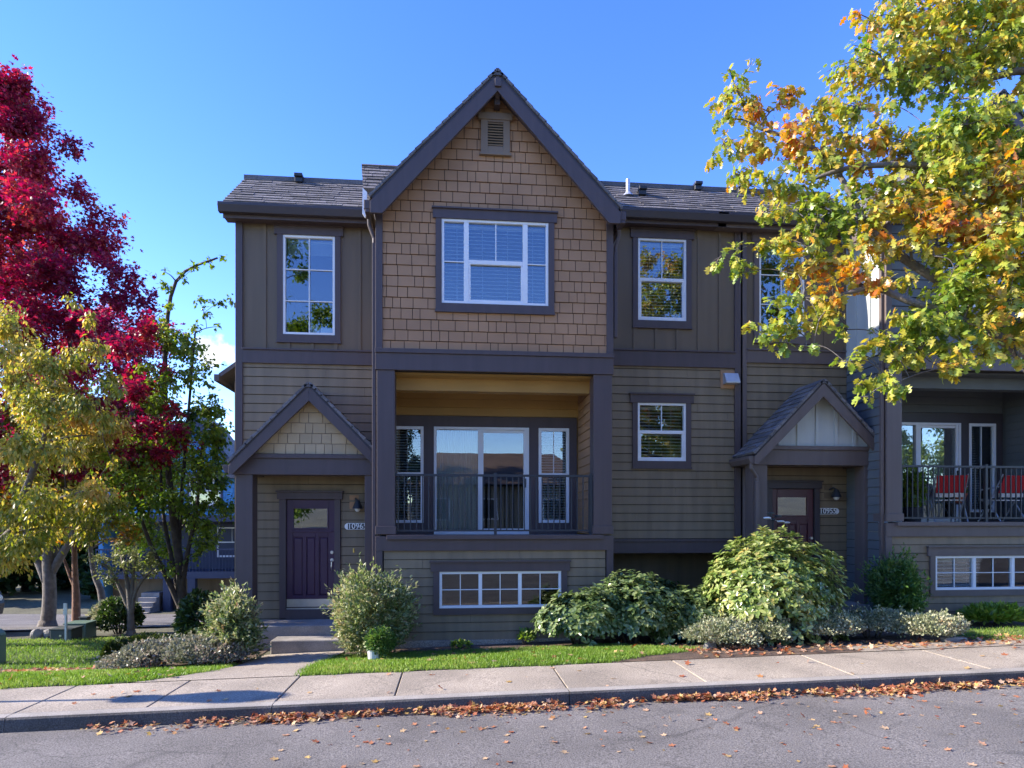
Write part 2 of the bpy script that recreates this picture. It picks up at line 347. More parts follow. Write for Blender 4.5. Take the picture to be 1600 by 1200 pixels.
# ------------------------------------------------------------------ windows
def window(parent, x0, x1, z0, z1, Y, style, label=None, trimmat=None, ears=True, blind=True, glass=None, sill=True, cw=0.095, raise_blind=0.0, fw=0.042):
    """x0..z1 = outside of the white frame; the casing board stands round it, the sash, panes and blind are its sub-parts"""
    trimmat = trimmat or TRIM; glass = glass or GLASS
    c = MB()
    hh = 0.15
    c.box(x0 - cw, x0, Y - 0.045, Y - 0.001, z0 - cw - 0.01, z1)
    c.box(x1, x1 + cw, Y - 0.045, Y - 0.001, z0 - cw - 0.01, z1)
    e = 0.045 if ears else 0
    c.box(x0 - cw - e, x1 + cw + e, Y - 0.055, Y - 0.001, z1, z1 + hh)
    if ears: c.box(x0 - cw - e - 0.015, x1 + cw + e + 0.015, Y - 0.085, Y - 0.001, z1 + hh, z1 + hh + 0.025)
    c.box(x0, x1, Y - 0.045, Y - 0.001, z0 - cw - 0.01, z0)
    if sill: c.box(x0 - cw - 0.01, x1 + cw + 0.01, Y - 0.058, Y - 0.001, z0 - cw - 0.05, z0 - cw - 0.01)
    w = c.obj('window', trimmat, parent)
    if label: w['label'] = label
    f = MB(); yf0, yf1 = Y - 0.030, Y + 0.05
    f.box(x0, x0 + fw, yf0, yf1, z0, z1); f.box(x1 - fw, x1, yf0, yf1, z0, z1)
    f.box(x0 + fw, x1 - fw, yf0, yf1, z0, z0 + fw); f.box(x0 + fw, x1 - fw, yf0, yf1, z1 - fw, z1)
    ix0, ix1, iz0, iz1 = x0 + fw, x1 - fw, z0 + fw, z1 - fw
    panes = []; mt = 0.018
    def mv(x, a, b, t=mt, y0=Y - 0.012): f.box(x - t / 2, x + t / 2, y0, Y + 0.006, a, b)
    def mh(z, a, b, t=mt, y0=Y - 0.014): f.box(a, b, y0, Y + 0.006, z - t / 2, z + t / 2)
    if style == 'grid23':
        xm = (ix0 + ix1) / 2; mv(xm, iz0, iz1)
        for k in (1, 2): mh(iz0 + (iz1 - iz0) * k / 3, ix0, ix1)
        panes = [(ix0, ix1, iz0, iz1, Y)]
    elif style == 'hung':
        zm = iz0 + (iz1 - iz0) * 0.5; f.box(ix0, ix1, Y - 0.024, Y + 0.03, zm - 0.03, zm + 0.03)
        mv((ix0 + ix1) / 2, zm + 0.03, iz1)
        for a, b in ((ix0, ix0 + 0.028), (ix1 - 0.028, ix1)): f.box(a, b, Y - 0.020, Y + 0.03, iz0, zm - 0.03)
        f.box(ix0 + 0.028, ix1 - 0.028, Y - 0.020, Y + 0.03, iz0, iz0 + 0.028)
        panes = [(ix0, ix1, zm + 0.03, iz1, Y), (ix0 + 0.028, ix1 - 0.028, iz0 + 0.028, zm - 0.03, Y + 0.012)]
    elif style == 'triple':
        a = ix0 + (ix1 - ix0) * 0.215; b = ix1 - (ix1 - ix0) * 0.205; t = 0.040; zm = iz0 + (iz1 - iz0) * 0.5
        for x in (a, b): f.box(x - t, x + t, Y - 0.028, Y + 0.04, iz0, iz1)
        mh(zm, ix0, a - t); mh(zm, b + t, ix1)
        f.box(a + t, b - t, Y - 0.024, Y + 0.03, zm - 0.035, zm + 0.035); mv((a + b) / 2, zm + 0.035, iz1)
        for p, q in ((a + t, a + t + 0.03), (b - t - 0.03, b - t)): f.box(p, q, Y - 0.020, Y + 0.03, iz0, zm - 0.035)
        f.box(a + t + 0.03, b - t - 0.03, Y - 0.020, Y + 0.03, iz0, iz0 + 0.03)
        panes = [(ix0, a - t, iz0, iz1, Y), (b + t, ix1, iz0, iz1, Y), (a + t, b - t, zm + 0.035, iz1, Y), (a + t + 0.03, b - t - 0.03, iz0 + 0.03, zm - 0.035, Y + 0.014)]
    elif style == 'slider3':
        wd = (ix1 - ix0); t = 0.028; zm = (iz0 + iz1) / 2; cuts = [ix0, ix0 + wd * 0.325, ix0 + wd * 0.665, ix1]
        for x in cuts[1:3]: f.box(x - t, x + t, Y - 0.026, Y + 0.04, iz0, iz1)
        for i in range(3):
            p = cuts[i] + (t if i else 0); q = cuts[i + 1] - (t if i < 2 else 0)
            mv((p + q) / 2, iz0, iz1, 0.014); mh(zm, p, q, 0.014); panes.append((p, q, iz0, iz1, Y))
    elif style == 'side':
        zm = iz0 + (iz1 - iz0) * 0.5; f.box(ix0, ix1, Y - 0.024, Y + 0.03, zm - 0.02, zm + 0.02); mv((ix0 + ix1) / 2, zm + 0.02, iz1, 0.014)
        panes = [(ix0, ix1, zm + 0.02, iz1, Y), (ix0, ix1, iz0, zm - 0.02, Y + 0.01)]
    f.obj('frame', WHITE, w, bevel=0.004)
    for a, b, c0, d, y in panes:
        g = MB(); g.box(a - 0.004, b + 0.004, y + 0.010, y + 0.016, c0 - 0.004, d + 0.004); g.obj('pane', glass, w)
    if blind:
        bl = MB(); z = z1 - fw - 0.01
        bl.box(ix0 + 0.01, ix1 - 0.01, Y + 0.085, Y + 0.125, z - 0.035, z); z -= 0.045
        zend = z0 + fw if not raise_blind else z1 - raise_blind
        st = 0.060 if not raise_blind else 0.016
        while z > zend:
            k = 0.0 if not raise_blind else 0.006
            bl.add([(ix0 + 0.012, Y + 0.082, z - 0.006 - k), (ix1 - 0.012, Y + 0.082, z - 0.006 - k), (ix1 - 0.012, Y + 0.122, z + 0.010), (ix0 + 0.012, Y + 0.122, z + 0.010),
                    (ix0 + 0.012, Y + 0.082, z - 0.018), (ix1 - 0.012, Y + 0.082, z - 0.018), (ix1 - 0.012, Y + 0.122, z + 0.004), (ix0 + 0.012, Y + 0.122, z + 0.004)],
                   [(0, 1, 2, 3), (7, 6, 5, 4), (0, 4, 5, 1), (1, 5, 6, 2), (2, 6, 7, 3), (3, 7, 4, 0)])
            z -= st
        n = max(2, int((ix1 - ix0) / 0.45) + 1)
        for k in range(n):
            x = ix0 + (ix1 - ix0) * (k + 0.5) / n; bl.box(x - 0.003, x + 0.003, Y + 0.080, Y + 0.083, max(zend, z0 + fw), z1 - fw)
        bl.obj('blind', BLIND, w)
    return w

# ------------------------------------------------------------------ lettering
def text_part(s, parent, x, y, z, size, m, name='numerals'):
    cu = bpy.data.curves.new(name, 'FONT'); cu.body = s; cu.size = size; cu.extrude = 0.004; cu.align_x = 'CENTER'; cu.align_y = 'CENTER'
    cu.offset = 0.0015
    tmp = bpy.data.objects.new('tmp_text', cu); C.objects.link(tmp)
    bpy.context.view_layer.update()
    me = bpy.data.meshes.new_from_object(tmp.evaluated_get(bpy.context.evaluated_depsgraph_get()))
    bpy.data.objects.remove(tmp)
    me.transform(Matrix.Rotation(rad(90), 4, 'X')); me.materials.clear(); me.materials.append(m)
    o = bpy.data.objects.new(name, me); C.objects.link(o); o.parent = parent
    o.location = Vector((x, y, z)) + OFF - rootloc(parent)
    return o

# ------------------------------------------------------------------ the townhouses
YB, YM, YP, YK = 10.4, 11.5, 10.85, 11.9            # bay front, main wall, porch front, balcony back wall
def house(off, unit, label):
    global OFF
    OFF = Vector(off)
    first = unit == 1
    T = thing('townhouse', Vector((0.7, YB, 0)) + OFF, label, 'townhouse', 'attached townhouses of one row')
    trim = TRIM if first else TRIM2
    def o(m, name, mt, **k): return m.obj(name, mt, T, **k)
    FB, FM = FRONT(YB), FRONT(YM)
    bl, br = -1.205, 2.62; bc = (bl + br) / 2
    wl_ = -3.72 if first else -3.29                      # left end of the main wall
    wr = 5.35                                             # right end
    zb1, zb0 = 4.645, 4.385                               # belly band of the bay
    zfl = 1.735; zfb = 1.48                               # balcony floor top, fascia bottom
    ridge, slope = 9.10, 1.05
    gab = lambda x: ridge - 0.06 - slope * abs(x - bc)

    # ---- window rectangles (outside of white frames)
    def rect(a, b, c, d, Y): x0, z1 = P(a, c, Y); x1, z0 = P(b, d, Y); return (x0, x1, z0, z1)
    w_up = rect(442.5, 524, 367.5, 525, YM)
    w_gab = rect(690, 856.5, 342.5, 479.5, YB)
    w_base = rect(686.5, 876.5, 893, 948, YB)
    w_ru = rect(996, 1071.5, 372.5, 503, YM)
    w_rl = rect(995.5, 1071, 629.5, 721, YM)
    if not first: w_base = (w_base[0] - 0.10, w_base[1] + 0.15, w_base[2], w_base[3])
    dr = rect(448, 523, 781, 948, YM)                    # door slab
    drs = dr if first else (dr[0] + 0.2, dr[1] + 0.2, dr[2] + 0.02, dr[3] + 0.02)

    # ---- shell: the wall sheets behind the cladding
    def sheet(name, rects, Y, mt, th=0.16, hole=()):
        m = MB()
        for r in rects:
            for a, b, c, d in _holes([r], hole): m.box(a, b, Y, Y + th, c, d)
        return o(m, name, mt)
    sheet('wall', [(wl_, bl + 0.05, -0.6, 7.35)], YM, FELT, hole=[w_up, drs])
    zov = P(1040, 864, YM)[1]
    sheet('wall', [(br - 0.05, wr, zov, 7.50)], YM, FELT, hole=[w_ru, w_rl])
    m = MB(); m.box(br - 0.05, wr, YM + 0.95, YM + 1.1, -0.6, zov); m.box(br - 0.05, wr, YM + 0.16, YM + 1.1, zov, zov + 0.12)
    o(m, 'recessed_wall', SID)
    m = MB()                                              # bay upper front with its gable
    for a, b, c, d in _holes([(bl, br, zb0, 7.10)], [w_gab]): m.box(a, b, YB, YB + 0.16, c, d)
    m.prism([(bl, 7.10), (br, 7.10), (br, gab(br)), (bc, gab(bc)), (bl, gab(bl))], FB, -0.16, 0.0)
    m.box(bl, bl + 0.15, YB + 0.16, YM, zb0, 7.2); m.box(br - 0.15, br, YB + 0.16, YM, zb0, 7.2)
    o(m, 'wall', FELT)
    m = MB(); m.prism([(bl, 7.30), (br, 7.30), (br, gab(br) + 0.0), (bc, gab(bc)), (bl, gab(bl))], FRONT(14.9), -0.10, 0.0); o(m, 'rear_gable', SIDB)
    m = MB()                                              # below the balcony
    for a, b, c, d in _holes([(bl, br, -0.6, zfb)], [w_base]): m.box(a, b, YB, YB + 0.16, c, d)
    m.box(bl, bl + 0.15, YB + 0.16, YM, -0.6, zfb); m.box(br - 0.15, br, YB + 0.16, YM + 1.1, -0.6, zfb)
    o(m, 'wall', FELT)
    m = MB(); m.box(bl + 0.02, br - 0.02, YB - 0.035, YB - 0.001, -0.5, 0.035); o(m, 'foundation', CONC, bevel=0.006)
    m = MB()
    m.box(wl_ - 0.0, wl_ + 0.16, YM + 0.16, 19.8, -1.5, 7.35); m.box(wl_, wr, 19.64, 19.8, -1.5, 7.35)
    if not first: m.box(wr - 0.16, wr, YM + 0.16, 19.64, -1.5, 7.35)
    o(m, 'rear_wall', SIDB)
    m = MB()
    for z, y0 in ((1.45, 12.4), (4.45, 12.1), (7.02, YM + 0.17)): m.box(wl_ + 0.16, wr - 0.16, y0, 19.6, z, z + 0.06)
    m.box(bl + 0.16, br - 0.16, YB + 0.17, YM + 0.16, 7.02, 7.08); m.box(bl + 0.16, br - 0.16, YB + 0.17, 12.09, 4.46, 4.51)
    m.box(wl_ + 0.16, wr - 0.16, 15.5, 15.6, -0.5, 7.2)
    o(m, 'interior_floor', DARK)

    # ---- cladding
    zbm1, zbm0 = P(470, 546.5, YM)[1], P(470, 569.5, YM)[1]      # band of left wall
    rbm1, rbm0 = P(1050, 548, YM)[1], P(1050, 574, YM)[1]        # band of right wall
    cwid = 0.11
    def grow(r, k=0.095): return (r[0] - k, r[1] + k, r[2] - k, r[3] + 0.15)
    dtrim = (drs[0] - 0.12, drs[1] + 0.11, drs[2] - 0.3, drs[3] + 0.16)
    m = MB(); lap(m, FM, wl_ + 0.10, bl, 0.1, zbm0, holes=[dtrim]); o(m, 'lap_siding', SID)
    m = MB()
    def battens(m, x0, x1, z0, z1, h, step=0.405, w=0.06, first_at=None):
        m.box(x0, x1, YM - 0.010, YM - 0.001, z0, z1) if not h else [m.box(a, b, YM - 0.010, YM - 0.001, c, d) for a, b, c, d in _holes([(x0, x1, z0, z1)], h)]
        x = first_at if first_at is not None else x0 + step * 0.6
        while x < x1:
            for a, b, c, d in _holes([(x, x + w, z0, z1)], [(q[0] - 0.05, q[1] + 0.05, q[2] - 0.05, q[3] + 0.04) for q in h]): m.box(a, b, YM - 0.030, YM - 0.010, c, d)
            x += step
    battens(m, wl_ + 0.10, bl, zbm1, 7.32, [grow(w_up)], first_at=P(411, 400, YM)[0]); o(m, 'batten_siding', SIDB)
    m = MB(); battens(m, br, wr - 0.13, rbm1, 7.48, [grow(w_ru)], first_at=P(1089, 400, YM)[0] - 0.405 * 4); o(m, 'batten_siding', SIDB if first else PALE)
    m = MB(); lap(m, FM, br, wr - 0.13, zov + 0.26, rbm0, holes=[grow(w_rl)]); o(m, 'lap_siding', SID)
    m = MB(); lap(m, FB, bl + 0.11, br - 0.11, 0.02, zfb, exp=0.146, holes=[grow(w_base)]); o(m, 'lap_siding', SID)
    m = MB(); lap(m, FRONT(YM + 0.95), br, wr, 0.0, zov, exp=0.156); o(m, 'lap_siding', SID)
    m = MB(); ex = 0.1735
    gc = [(slope, 1, ridge + slope * bc - 0.16), (-slope, 1, ridge - slope * bc - 0.16)]
    if first: shingles(m, FB, bl + 0.08, br - 0.08, zb1 + 0.03, 9.0, exp=ex, holes=[grow(w_gab)], clips=gc, seed=3); o(m, 'shingle_siding', TAN)
    else: lap(m, FB, bl + 0.08, br - 0.08, zb1 + 0.03, 9.0, holes=[grow(w_gab)], clips=gc); o(m, 'lap_siding', SIDG)
    # side walls of the bay (siding on both flanks)
    for xx, sgn in ((bl, -1), (br, 1)):
        m = MB(); fr = (Vector((xx, 0, 0)), Vector((0, 1, 0)), Vector((0, 0, 1)), Vector((sgn, 0, 0)))
        lap(m, fr, YB + 0.11, YM - 0.03, zb0 - 0.2, 4.45 if first else zbm0 + 0.1)
        lap(m, fr, YB + 0.11, YM - 0.03, 0.0, zb0 - 0.2)
        if first: lap(m, fr, YB + 0.11, YM - 0.03, 4.45, 7.2)
        o(m, 'lap_siding', SIDG if not first else SID)
    if not first:
        m = MB(); fr = (Vector((bl, 0, 0)), Vector((0, 1, 0)), Vector((0, 0, 1)), Vector((-1, 0, 0)))
        m.prism([(YB + 0.11, 4.95), (YM - 0.03, 4.95), (YM - 0.03, 7.2), (YB + 0.11, 7.2)], fr, 0.001, 0.02)
        for y in (YB + 0.35, YB + 0.75): m.prism([(y, 4.95), (y + 0.05, 4.95), (y + 0.05, 7.2), (y, 7.2)], fr, 0.02, 0.04)
        m.prism([(YB + 0.11, 4.66), (YM - 0.03, 4.66), (YM - 0.03, 4.95), (YB + 0.11, 4.95)], fr, 0.001, 0.045)
        o(m, 'batten_siding', PALE)

    # ---- trim boards
    for q in [(wl_ - 0.02, wl_ + 0.10, YM - 0.05, YM + 0.12, -0.2, 7.33), (wr - 0.13, wr + 0.02, YM - 0.05, YM - 0.001, zov, 7.5)] + [(x0, x1, YB - 0.045, YB + 0.11, z0, z1) for x0, x1 in ((bl - 0.02, bl + 0.09), (br - 0.09, br + 0.02)) for z0, z1 in ((zb1 + 0.07, 7.3), (-0.05, zfb))]:
        m = MB(); m.box(*q); o(m, 'corner_trim', trim, bevel=0.004)
    for a, b, Y_, z0, z1, k in ((wl_ + 0.10, bl, YM, zbm0, zbm1 - 0.03, 0.03), (br + 0.02, wr - 0.13, YM, rbm0, rbm1 - 0.03, 0.03), (bl - 0.02, br + 0.02, YB, zb0 - 0.01, zb1, 0.07), (br + 0.02, wr - 0.13, YM, zov, zov + 0.21, 0.05)):
        m = MB(); m.box(a, b, Y_ - 0.055, Y_ - 0.001, z0, z1); m.box(a - 0.004, b + 0.004, Y_ - 0.08, Y_ - 0.001, z1, z1 + k); o(m, 'belly_band', trim, bevel=0.004)
    m = MB()
    m.box(bl - 0.02, br + 0.02, YB - 0.05, YB + 0.16, zfb, zfl - 0.02)
    m.box(bl + 0.16, br - 0.16, YB - 0.10, YB + 0.16, zfl - 0.07, zfl + 0.0)
    o(m, 'balcony_fascia', trim, bevel=0.004)

    # ---- balcony recess
    pl, pr = P(617, 700, YB)[0], P(927, 700, YB)[0]
    for a, b in ((bl, pl), (pr, br)):
        m = MB(); m.box(a, b, YB - 0.03, YB + 0.27, zfl + 0.14, zb0 - 0.01)
        m.box(a - 0.02, b + 0.02, YB - 0.055, YB + 0.295, zfl + 0.01, zfl + 0.145)
        o(m, 'bay_pier', trim, bevel=0.006)
    m = MB(); m.box(bl, br, YB + 0.16, YK, zfl - 0.2, zfl - 0.02); o(m, 'balcony_floor', CONCD)
    zc = P(770, 595, YB + 0.3)[1]
    m = MB(); m.box(bl, br, YB + 0.16, YK, zb0 - 0.03, zb0 + 0.08); m.box(bl + 0.1, br - 0.1, YB + 0.42, YB + 0.62, P(770, 612, YB + 0.42)[1], zb0 - 0.03)
    o(m, 'balcony_ceiling', SOFF if first else SIDG)
    gl_ = [(P(617 - 60, 0, YK)[0], P(662, 0, YK)[0]), (P(678, 0, YK)[0], P(826, 0, YK)[0]), (P(841, 0, YK)[0], P(888.5, 0, YK)[0])]
    zt, zs = P(740, 668, YK)[1], P(740, 836, YK)[1]; zw = P(740, 817, YK)[1]
    hol = [(gl_[0][0], gl_[0][1], zw, zt), (gl_[1][0], gl_[1][1], zfl - 0.02, zt), (gl_[2][0], gl_[2][1], zw, zt)]
    m = MB()
    for a, b, c, d in _holes([(bl, br, zfl - 0.02, zb0)], hol): m.box(a, b, YK, YK + 0.16, c, d)
    for a, b in ((bl, bl + 0.15), (br - 0.27, br)): m.box(a, b, YM - 0.02 if a < 0 else YB + 0.28, YK, zfl, zb0)
    m.box(bl, bl + 0.15, YB + 0.28, YM, zfl, zb0)
    o(m, 'balcony_wall', SOFF if first else SIDG)
    m = MB(); lap(m, FRONT(YK), bl + 0.15, br - 0.27, zt + 0.2, zb0 - 0.03); o(m, 'lap_siding', SOFF if first else SIDG)
    m = MB(); fr = (Vector((br - 0.27, 0, 0)), Vector((0, 1, 0)), Vector((0, 0, 1)), Vector((-1, 0, 0))); lap(m, fr, YB + 0.30, YK - 0.10, zfl, zb0 - 0.03, exp=0.15); o(m, 'lap_siding', TAN if first else SIDG)
    m = MB()
    for a, b, c, d in _holes([(bl + 0.15, br - 0.30, zfl - 0.02, zt + 0.20)], hol): m.box(a, b, YK - 0.05, YK - 0.001, c, d)
    o(m, 'door_casing', trim if first else GUT)
    for i in (0, 2):
        f = MB(); a, b = gl_[i]; k = 0.055; y0, y1 = YK - 0.06, YK + 0.03
        f.box(a, a + k, y0, y1, zw, zt); f.box(b - k, b, y0, y1, zw, zt); f.box(a + k, b - k, y0, y1, zw, zw + k); f.box(a + k, b - k, y0, y1, zt - k, zt)
        zm = P(740, 741, YK)[1]; f.box(a + k, b - k, y0 + 0.01, y1, zm - 0.025, zm + 0.025); f.box((a + b) / 2 - 0.008, (a + b) / 2 + 0.008, y0 + 0.03, y1 - 0.02, zm, zt - k)
        w = o(f, 'side_window', WHITE, bevel=0.004)
        g = MB(); g.box(a + k, b - k, YK - 0.02, YK - 0.014, zw + k, zt - k); g.obj('pane', GLASS, w)
        q = MB(); z = zt - k - 0.03
        while z > zw + k:
            q.add([(a + k, YK + 0.05, z - 0.012), (b - k, YK + 0.05, z - 0.012), (b - k, YK + 0.09, z + 0.014), (a + k, YK + 0.09, z + 0.014), (a + k, YK + 0.05, z - 0.015), (b - k, YK + 0.05, z - 0.015), (b - k, YK + 0.09, z + 0.011), (a + k, YK + 0.09, z + 0.011)],
                  [(0, 1, 2, 3), (7, 6, 5, 4), (0, 4, 5, 1), (1, 5, 6, 2), (2, 6, 7, 3), (3, 7, 4, 0)]); z -= 0.05
        q.obj('blind', BLIND, w)
    f = MB(); a, b = gl_[1]; k = 0.05; y0, y1 = YK - 0.07, YK + 0.05; mid = a + (b - a) * 0.49
    f.box(a, a + k, y0, y1, zs, zt); f.box(b - k, b, y0, y1, zs, zt); f.box(a + k, b - k, y0, y1, zs, zs + 0.07); f.box(a + k, b - k, y0, y1, zt - k, zt)
    f.box(mid - 0.05, mid + 0.05, y0 + 0.01, y1, zs + 0.07, zt - k); f.box(b - k - 0.05, b - k, y0 + 0.015, y1, zs + 0.07, zt - k)
    f.box(mid + 0.05, b - k - 0.05, y0 + 0.03, y1, zt - k - 0.05, zt - k); f.box(mid + 0.05, b - k - 0.05, y0 + 0.03, y1, zs + 0.07, zs + 0.12)
    w = o(f, 'sliding_door', WHITE, bevel=0.004)
    for x0, x1, y in ((a + k, mid - 0.05, YK - 0.012), (mid + 0.05, b - k - 0.05, YK - 0.03)):
        g = MB(); g.box(x0, x1, y, y + 0.006, zs + 0.07, zt - k); g.obj('pane', GLASS, w)
    g = MB(); g.box(b - k - 0.035, b - k - 0.012, YK - 0.10, YK - 0.056, P(820, 762, YK)[1], P(820, 748, YK)[1]); g.obj('handle', BLACK, w, bevel=0.004)
    q = MB()                                              # curtain with soft folds behind the fixed leaf
    xs = np.linspace(a + k, (mid - 0.02) if first else (b - 0.25), 60); zz = [zs + 0.08, zt - 0.06]
    q.add([(x, YK + 0.09 + 0.025 * math.sin(i * 1.9), z) for z in zz for i, x in enumerate(xs)], [(i, i + 1, 60 + i + 1, 60 + i) for i in range(59)])
    q.obj('curtain', CURT, w, smooth=True)

    # ---- railing
    m = MB(); ry = YB + 0.04; zt_, zb_ = P(770, 743, ry)[1], P(770, 829, ry)[1]
    m.box(pl, pr, ry - 0.022, ry + 0.022, zt_ - 0.018, zt_ + 0.018); m.box(pl, pr, ry - 0.014, ry + 0.014, zb_ - 0.014, zb_ + 0.014)
    x = pl + 0.05
    while x < pr - 0.03: m.box(x - 0.0085, x + 0.0085, ry - 0.0085, ry + 0.0085, zb_ + 0.014, zt_ - 0.018); x += 0.0975
    xc = P(774, 0, ry)[0]
    for q in (xc, pr - 0.03):
        m.box(q - 0.022, q + 0.022, ry - 0.026, ry + 0.026, zfl - 0.03, zt_ + 0.045)
    o(m, 'railing', BLACK)

    # ---- windows
    window(T, *w_gab, YB, 'triple', None, trim)
    window(T, *w_base, YB, 'slider3', None, trim, sill=False, blind=not first, glass=GLASSD)
    w = window(T, *w_up, YM, 'grid23', None, trim, raise_blind=0.30, glass=GLASS)
    if first:
        m = MB(); zz = w_up[2] + 0.04
        m.box(w_up[1] - 0.45, w_up[1] - 0.30, YM + 0.06, YM + 0.14, zz, zz + 0.14); m.box(w_up[1] - 0.26, w_up[1] - 0.06, YM + 0.06, YM + 0.14, zz, zz + 0.11)
        m.obj('sill_boxes', WHITE, w)
    window(T, *w_ru, YM, 'hung', None, trim, glass=GLASS); window(T, *w_rl, YM, 'hung', None, trim)

    # ---- gable roof, rakes, bracket, vent
    def slope_frame(side, y0):
        n = Vector((side * slope, 0, 1)).normalized(); dn = Vector((side * 1, 0, -slope)).normalized()
        return (Vector((bc, 0, ridge)), Vector((0, 1, 0)), -dn, n)
    ln = 1.985 * math.sqrt(1 + slope * slope); yr0, yr1 = YB - 0.30, 15.2
    m = MB()
    for s in (-1, 1):
        fr = slope_frame(s, 0); m.prism([(yr0, -ln), (yr1, -ln), (yr1, -0.06), (yr0, -0.06)], fr, -0.13, -0.02)
    o(m, 'roof_deck', GUT)
    m = MB()
    for s in (-1, 1):
        shingles(m, slope_frame(s, 0), yr0 - 0.03, yr1, -ln - 0.02, 0.0, exp=0.15, wmin=0.2, wmax=0.36, gap=0.004, thick=0.022, seed=20 + s, drop=0.02, base=-0.02)
    fr0 = (Vector((bc, 0, ridge)), Vector((1, 0, 0)), Vector((0, 1, 0)), Vector((0, 0, 1)))
    m.prism([(-0.09, yr0 - 0.03), (0.09, yr0 - 0.03), (0.09, yr1), (-0.09, yr1)], fr0, lambda q: -slope * abs(q[0]) - 0.01, lambda q: -slope * abs(q[0]) + 0.03 + 0.06 * (1 - abs(q[0]) / 0.09))
    o(m, 'roof', ROOF)
    m = MB(); rv = 0.25
    for s in (-1, 1):
        pts = [(bc, ridge - 0.09), (bc + s * 1.985, ridge - 0.09 - slope * 1.985), (bc + s * 1.985, ridge - 0.09 - slope * 1.985 - rv * 0.72), (bc + s * 1.80, ridge - 0.09 - slope * 1.985 - rv * 0.72), (bc, ridge - 0.09 - rv)]
        if s < 0: pts = pts[::-1]
        m.prism(pts, FRONT(yr0), -0.04, 0.012)
    o(m, 'rake_board', trim, bevel=0.004)
    m = MB()                                              # soffit under the overhang and side eaves
    for s in (-1, 1): m.prism([(yr0 + 0.045, -ln + 0.02), (YB, -ln + 0.02), (YB, -0.15), (yr0 + 0.045, -0.15)], slope_frame(s, 0), -0.155, -0.132)
    o(m, 'soffit', trim)
    for s in (-1, 1):
        xe = bc + s * 1.985; ze = ridge - slope * 1.985
        m = MB(); m.box(xe, xe + s * 0.10, yr0 + 0.02, YM - 0.25, ze - 0.20, ze - 0.055); m.box(xe + s * 0.01, xe + s * 0.085, yr0 + 0.02, YM - 0.25, ze - 0.25, ze - 0.20)
        o(m, 'gutter', trim, bevel=0.01)
        m = MB(); xw = (bl - 0.05) if s < 0 else (br + 0.075)
        m.tube([(xe + s * 0.05, YB - 0.03, ze - 0.24), (xe + s * 0.05, YB + 0.0, ze - 0.33), (xw, YB + 0.03, ze - 0.52), (xw, YB + 0.03, ze - 0.62)], 0.032, 8)
        m.box(xw - 0.028, xw + 0.028, YB + 0.0, YB + 0.06, 0.1 if s < 0 else 5.0, ze - 0.6)
        o(m, 'downspout', trim, bevel=0.006)
    m = MB(); xk = P(776, 150, YB)[0]
    zk1, zk0 = P(776, 141, YB)[1], P(776, 171, YB)[1]
    m.box(xk - 0.05, xk + 0.05, YB - 0.345, YB - 0.001, zk1 - 0.16, zk1 - 0.035); m.box(xk - 0.045, xk + 0.045, YB - 0.17, YB - 0.001, zk0 - 0.03, zk1 - 0.16)
    m.prism([(0.171, zk1 - 0.16), (0.171, zk0 + 0.06), (0.30, zk1 - 0.16)], (Vector((xk, YB, 0)), Vector((0, -1, 0)), Vector((0, 0, 1)), Vector((1, 0, 0))), -0.035, 0.035)
    o(m, 'gable_bracket', trim, bevel=0.005)
    v = rect(751, 796.5, 189, 243, YB); vi = rect(762, 786, 193, 232, YB)
    m = MB()
    for a, b, c, d in _holes([v], [vi]): m.box(a, b, YB - 0.055, YB - 0.02, c, d)
    m.box(v[0] - 0.04, v[1] + 0.04, YB - 0.07, YB - 0.02, v[3], v[3] + 0.11); m.box(v[0] - 0.02, v[1] + 0.02, YB - 0.075, YB - 0.02, v[2] - 0.04, v[2])
    m.box(vi[0], vi[1], YB - 0.022, YB - 0.004, vi[2], vi[3])
    gv = o(m, 'gable_vent', VENTM if first else trim, bevel=0.004)
    m = MB(); n = 9
    for i in range(n):
        z = vi[2] + (vi[3] - vi[2]) * (i + 0.25) / n; h = (vi[3] - vi[2]) / n
        m.prism([(0.024, z + h * 0.55), (0.05, z), (0.056, z + 0.012), (0.03, z + h * 0.55 + 0.012)], (Vector((vi[0], YB, 0)), Vector((0, -1, 0)), Vector((0, 0, 1)), Vector((1, 0, 0))), 0, vi[1] - vi[0])
    m.obj('louvres', VENTM if first else trim, gv)
    m = MB(); m.box(vi[0], vi[1], YB - 0.026, YB - 0.0225, vi[2], vi[3]); m.obj('vent_screen', BLACK, gv)

    # ---- main roof: left and right of the bay
    def eave_roof(x0, x1, ze, yr=12.52, ye=11.24, seed=1, hip=None):
        zr = ze + 1.10; d = Vector((0, yr - ye, zr - ze)); L = d.length; d.normalize()
        fr = (Vector((0, ye, ze)), Vector((1, 0, 0)), d, Vector((0, -d.z, d.y)))
        m = MB(); m.prism([(x0, 0), (x1, 0), (x1, L), (x0, L)], fr, -0.10, -0.02)
        m.add([(x0, yr, zr), (x1, yr, zr), (x1, 19.9, ze - 0.1), (x0, 19.9, ze - 0.1), (x0, yr, zr - 0.12), (x1, yr, zr - 0.12), (x1, 19.9, ze - 0.22), (x0, 19.9, ze - 0.22)],
              [(0, 1, 2, 3), (7, 6, 5, 4), (0, 4, 5, 1), (1, 5, 6, 2), (2, 6, 7, 3), (3, 7, 4, 0)])
        m.add([(x0 + 0.15, ye + 0.25, ze - 0.1), (x0 + 0.15, 19.8, ze - 0.1), (x0 + 0.15, yr, zr - 0.15), (x0 + 0.12, ye + 0.25, ze - 0.1), (x0 + 0.12, 19.8, ze - 0.1), (x0 + 0.12, yr, zr - 0.15)],
              [(0, 1, 2), (5, 4, 3), (0, 3, 4, 1), (1, 4, 5, 2), (2, 5, 3, 0)])
        o(m, 'roof_deck', GUT)
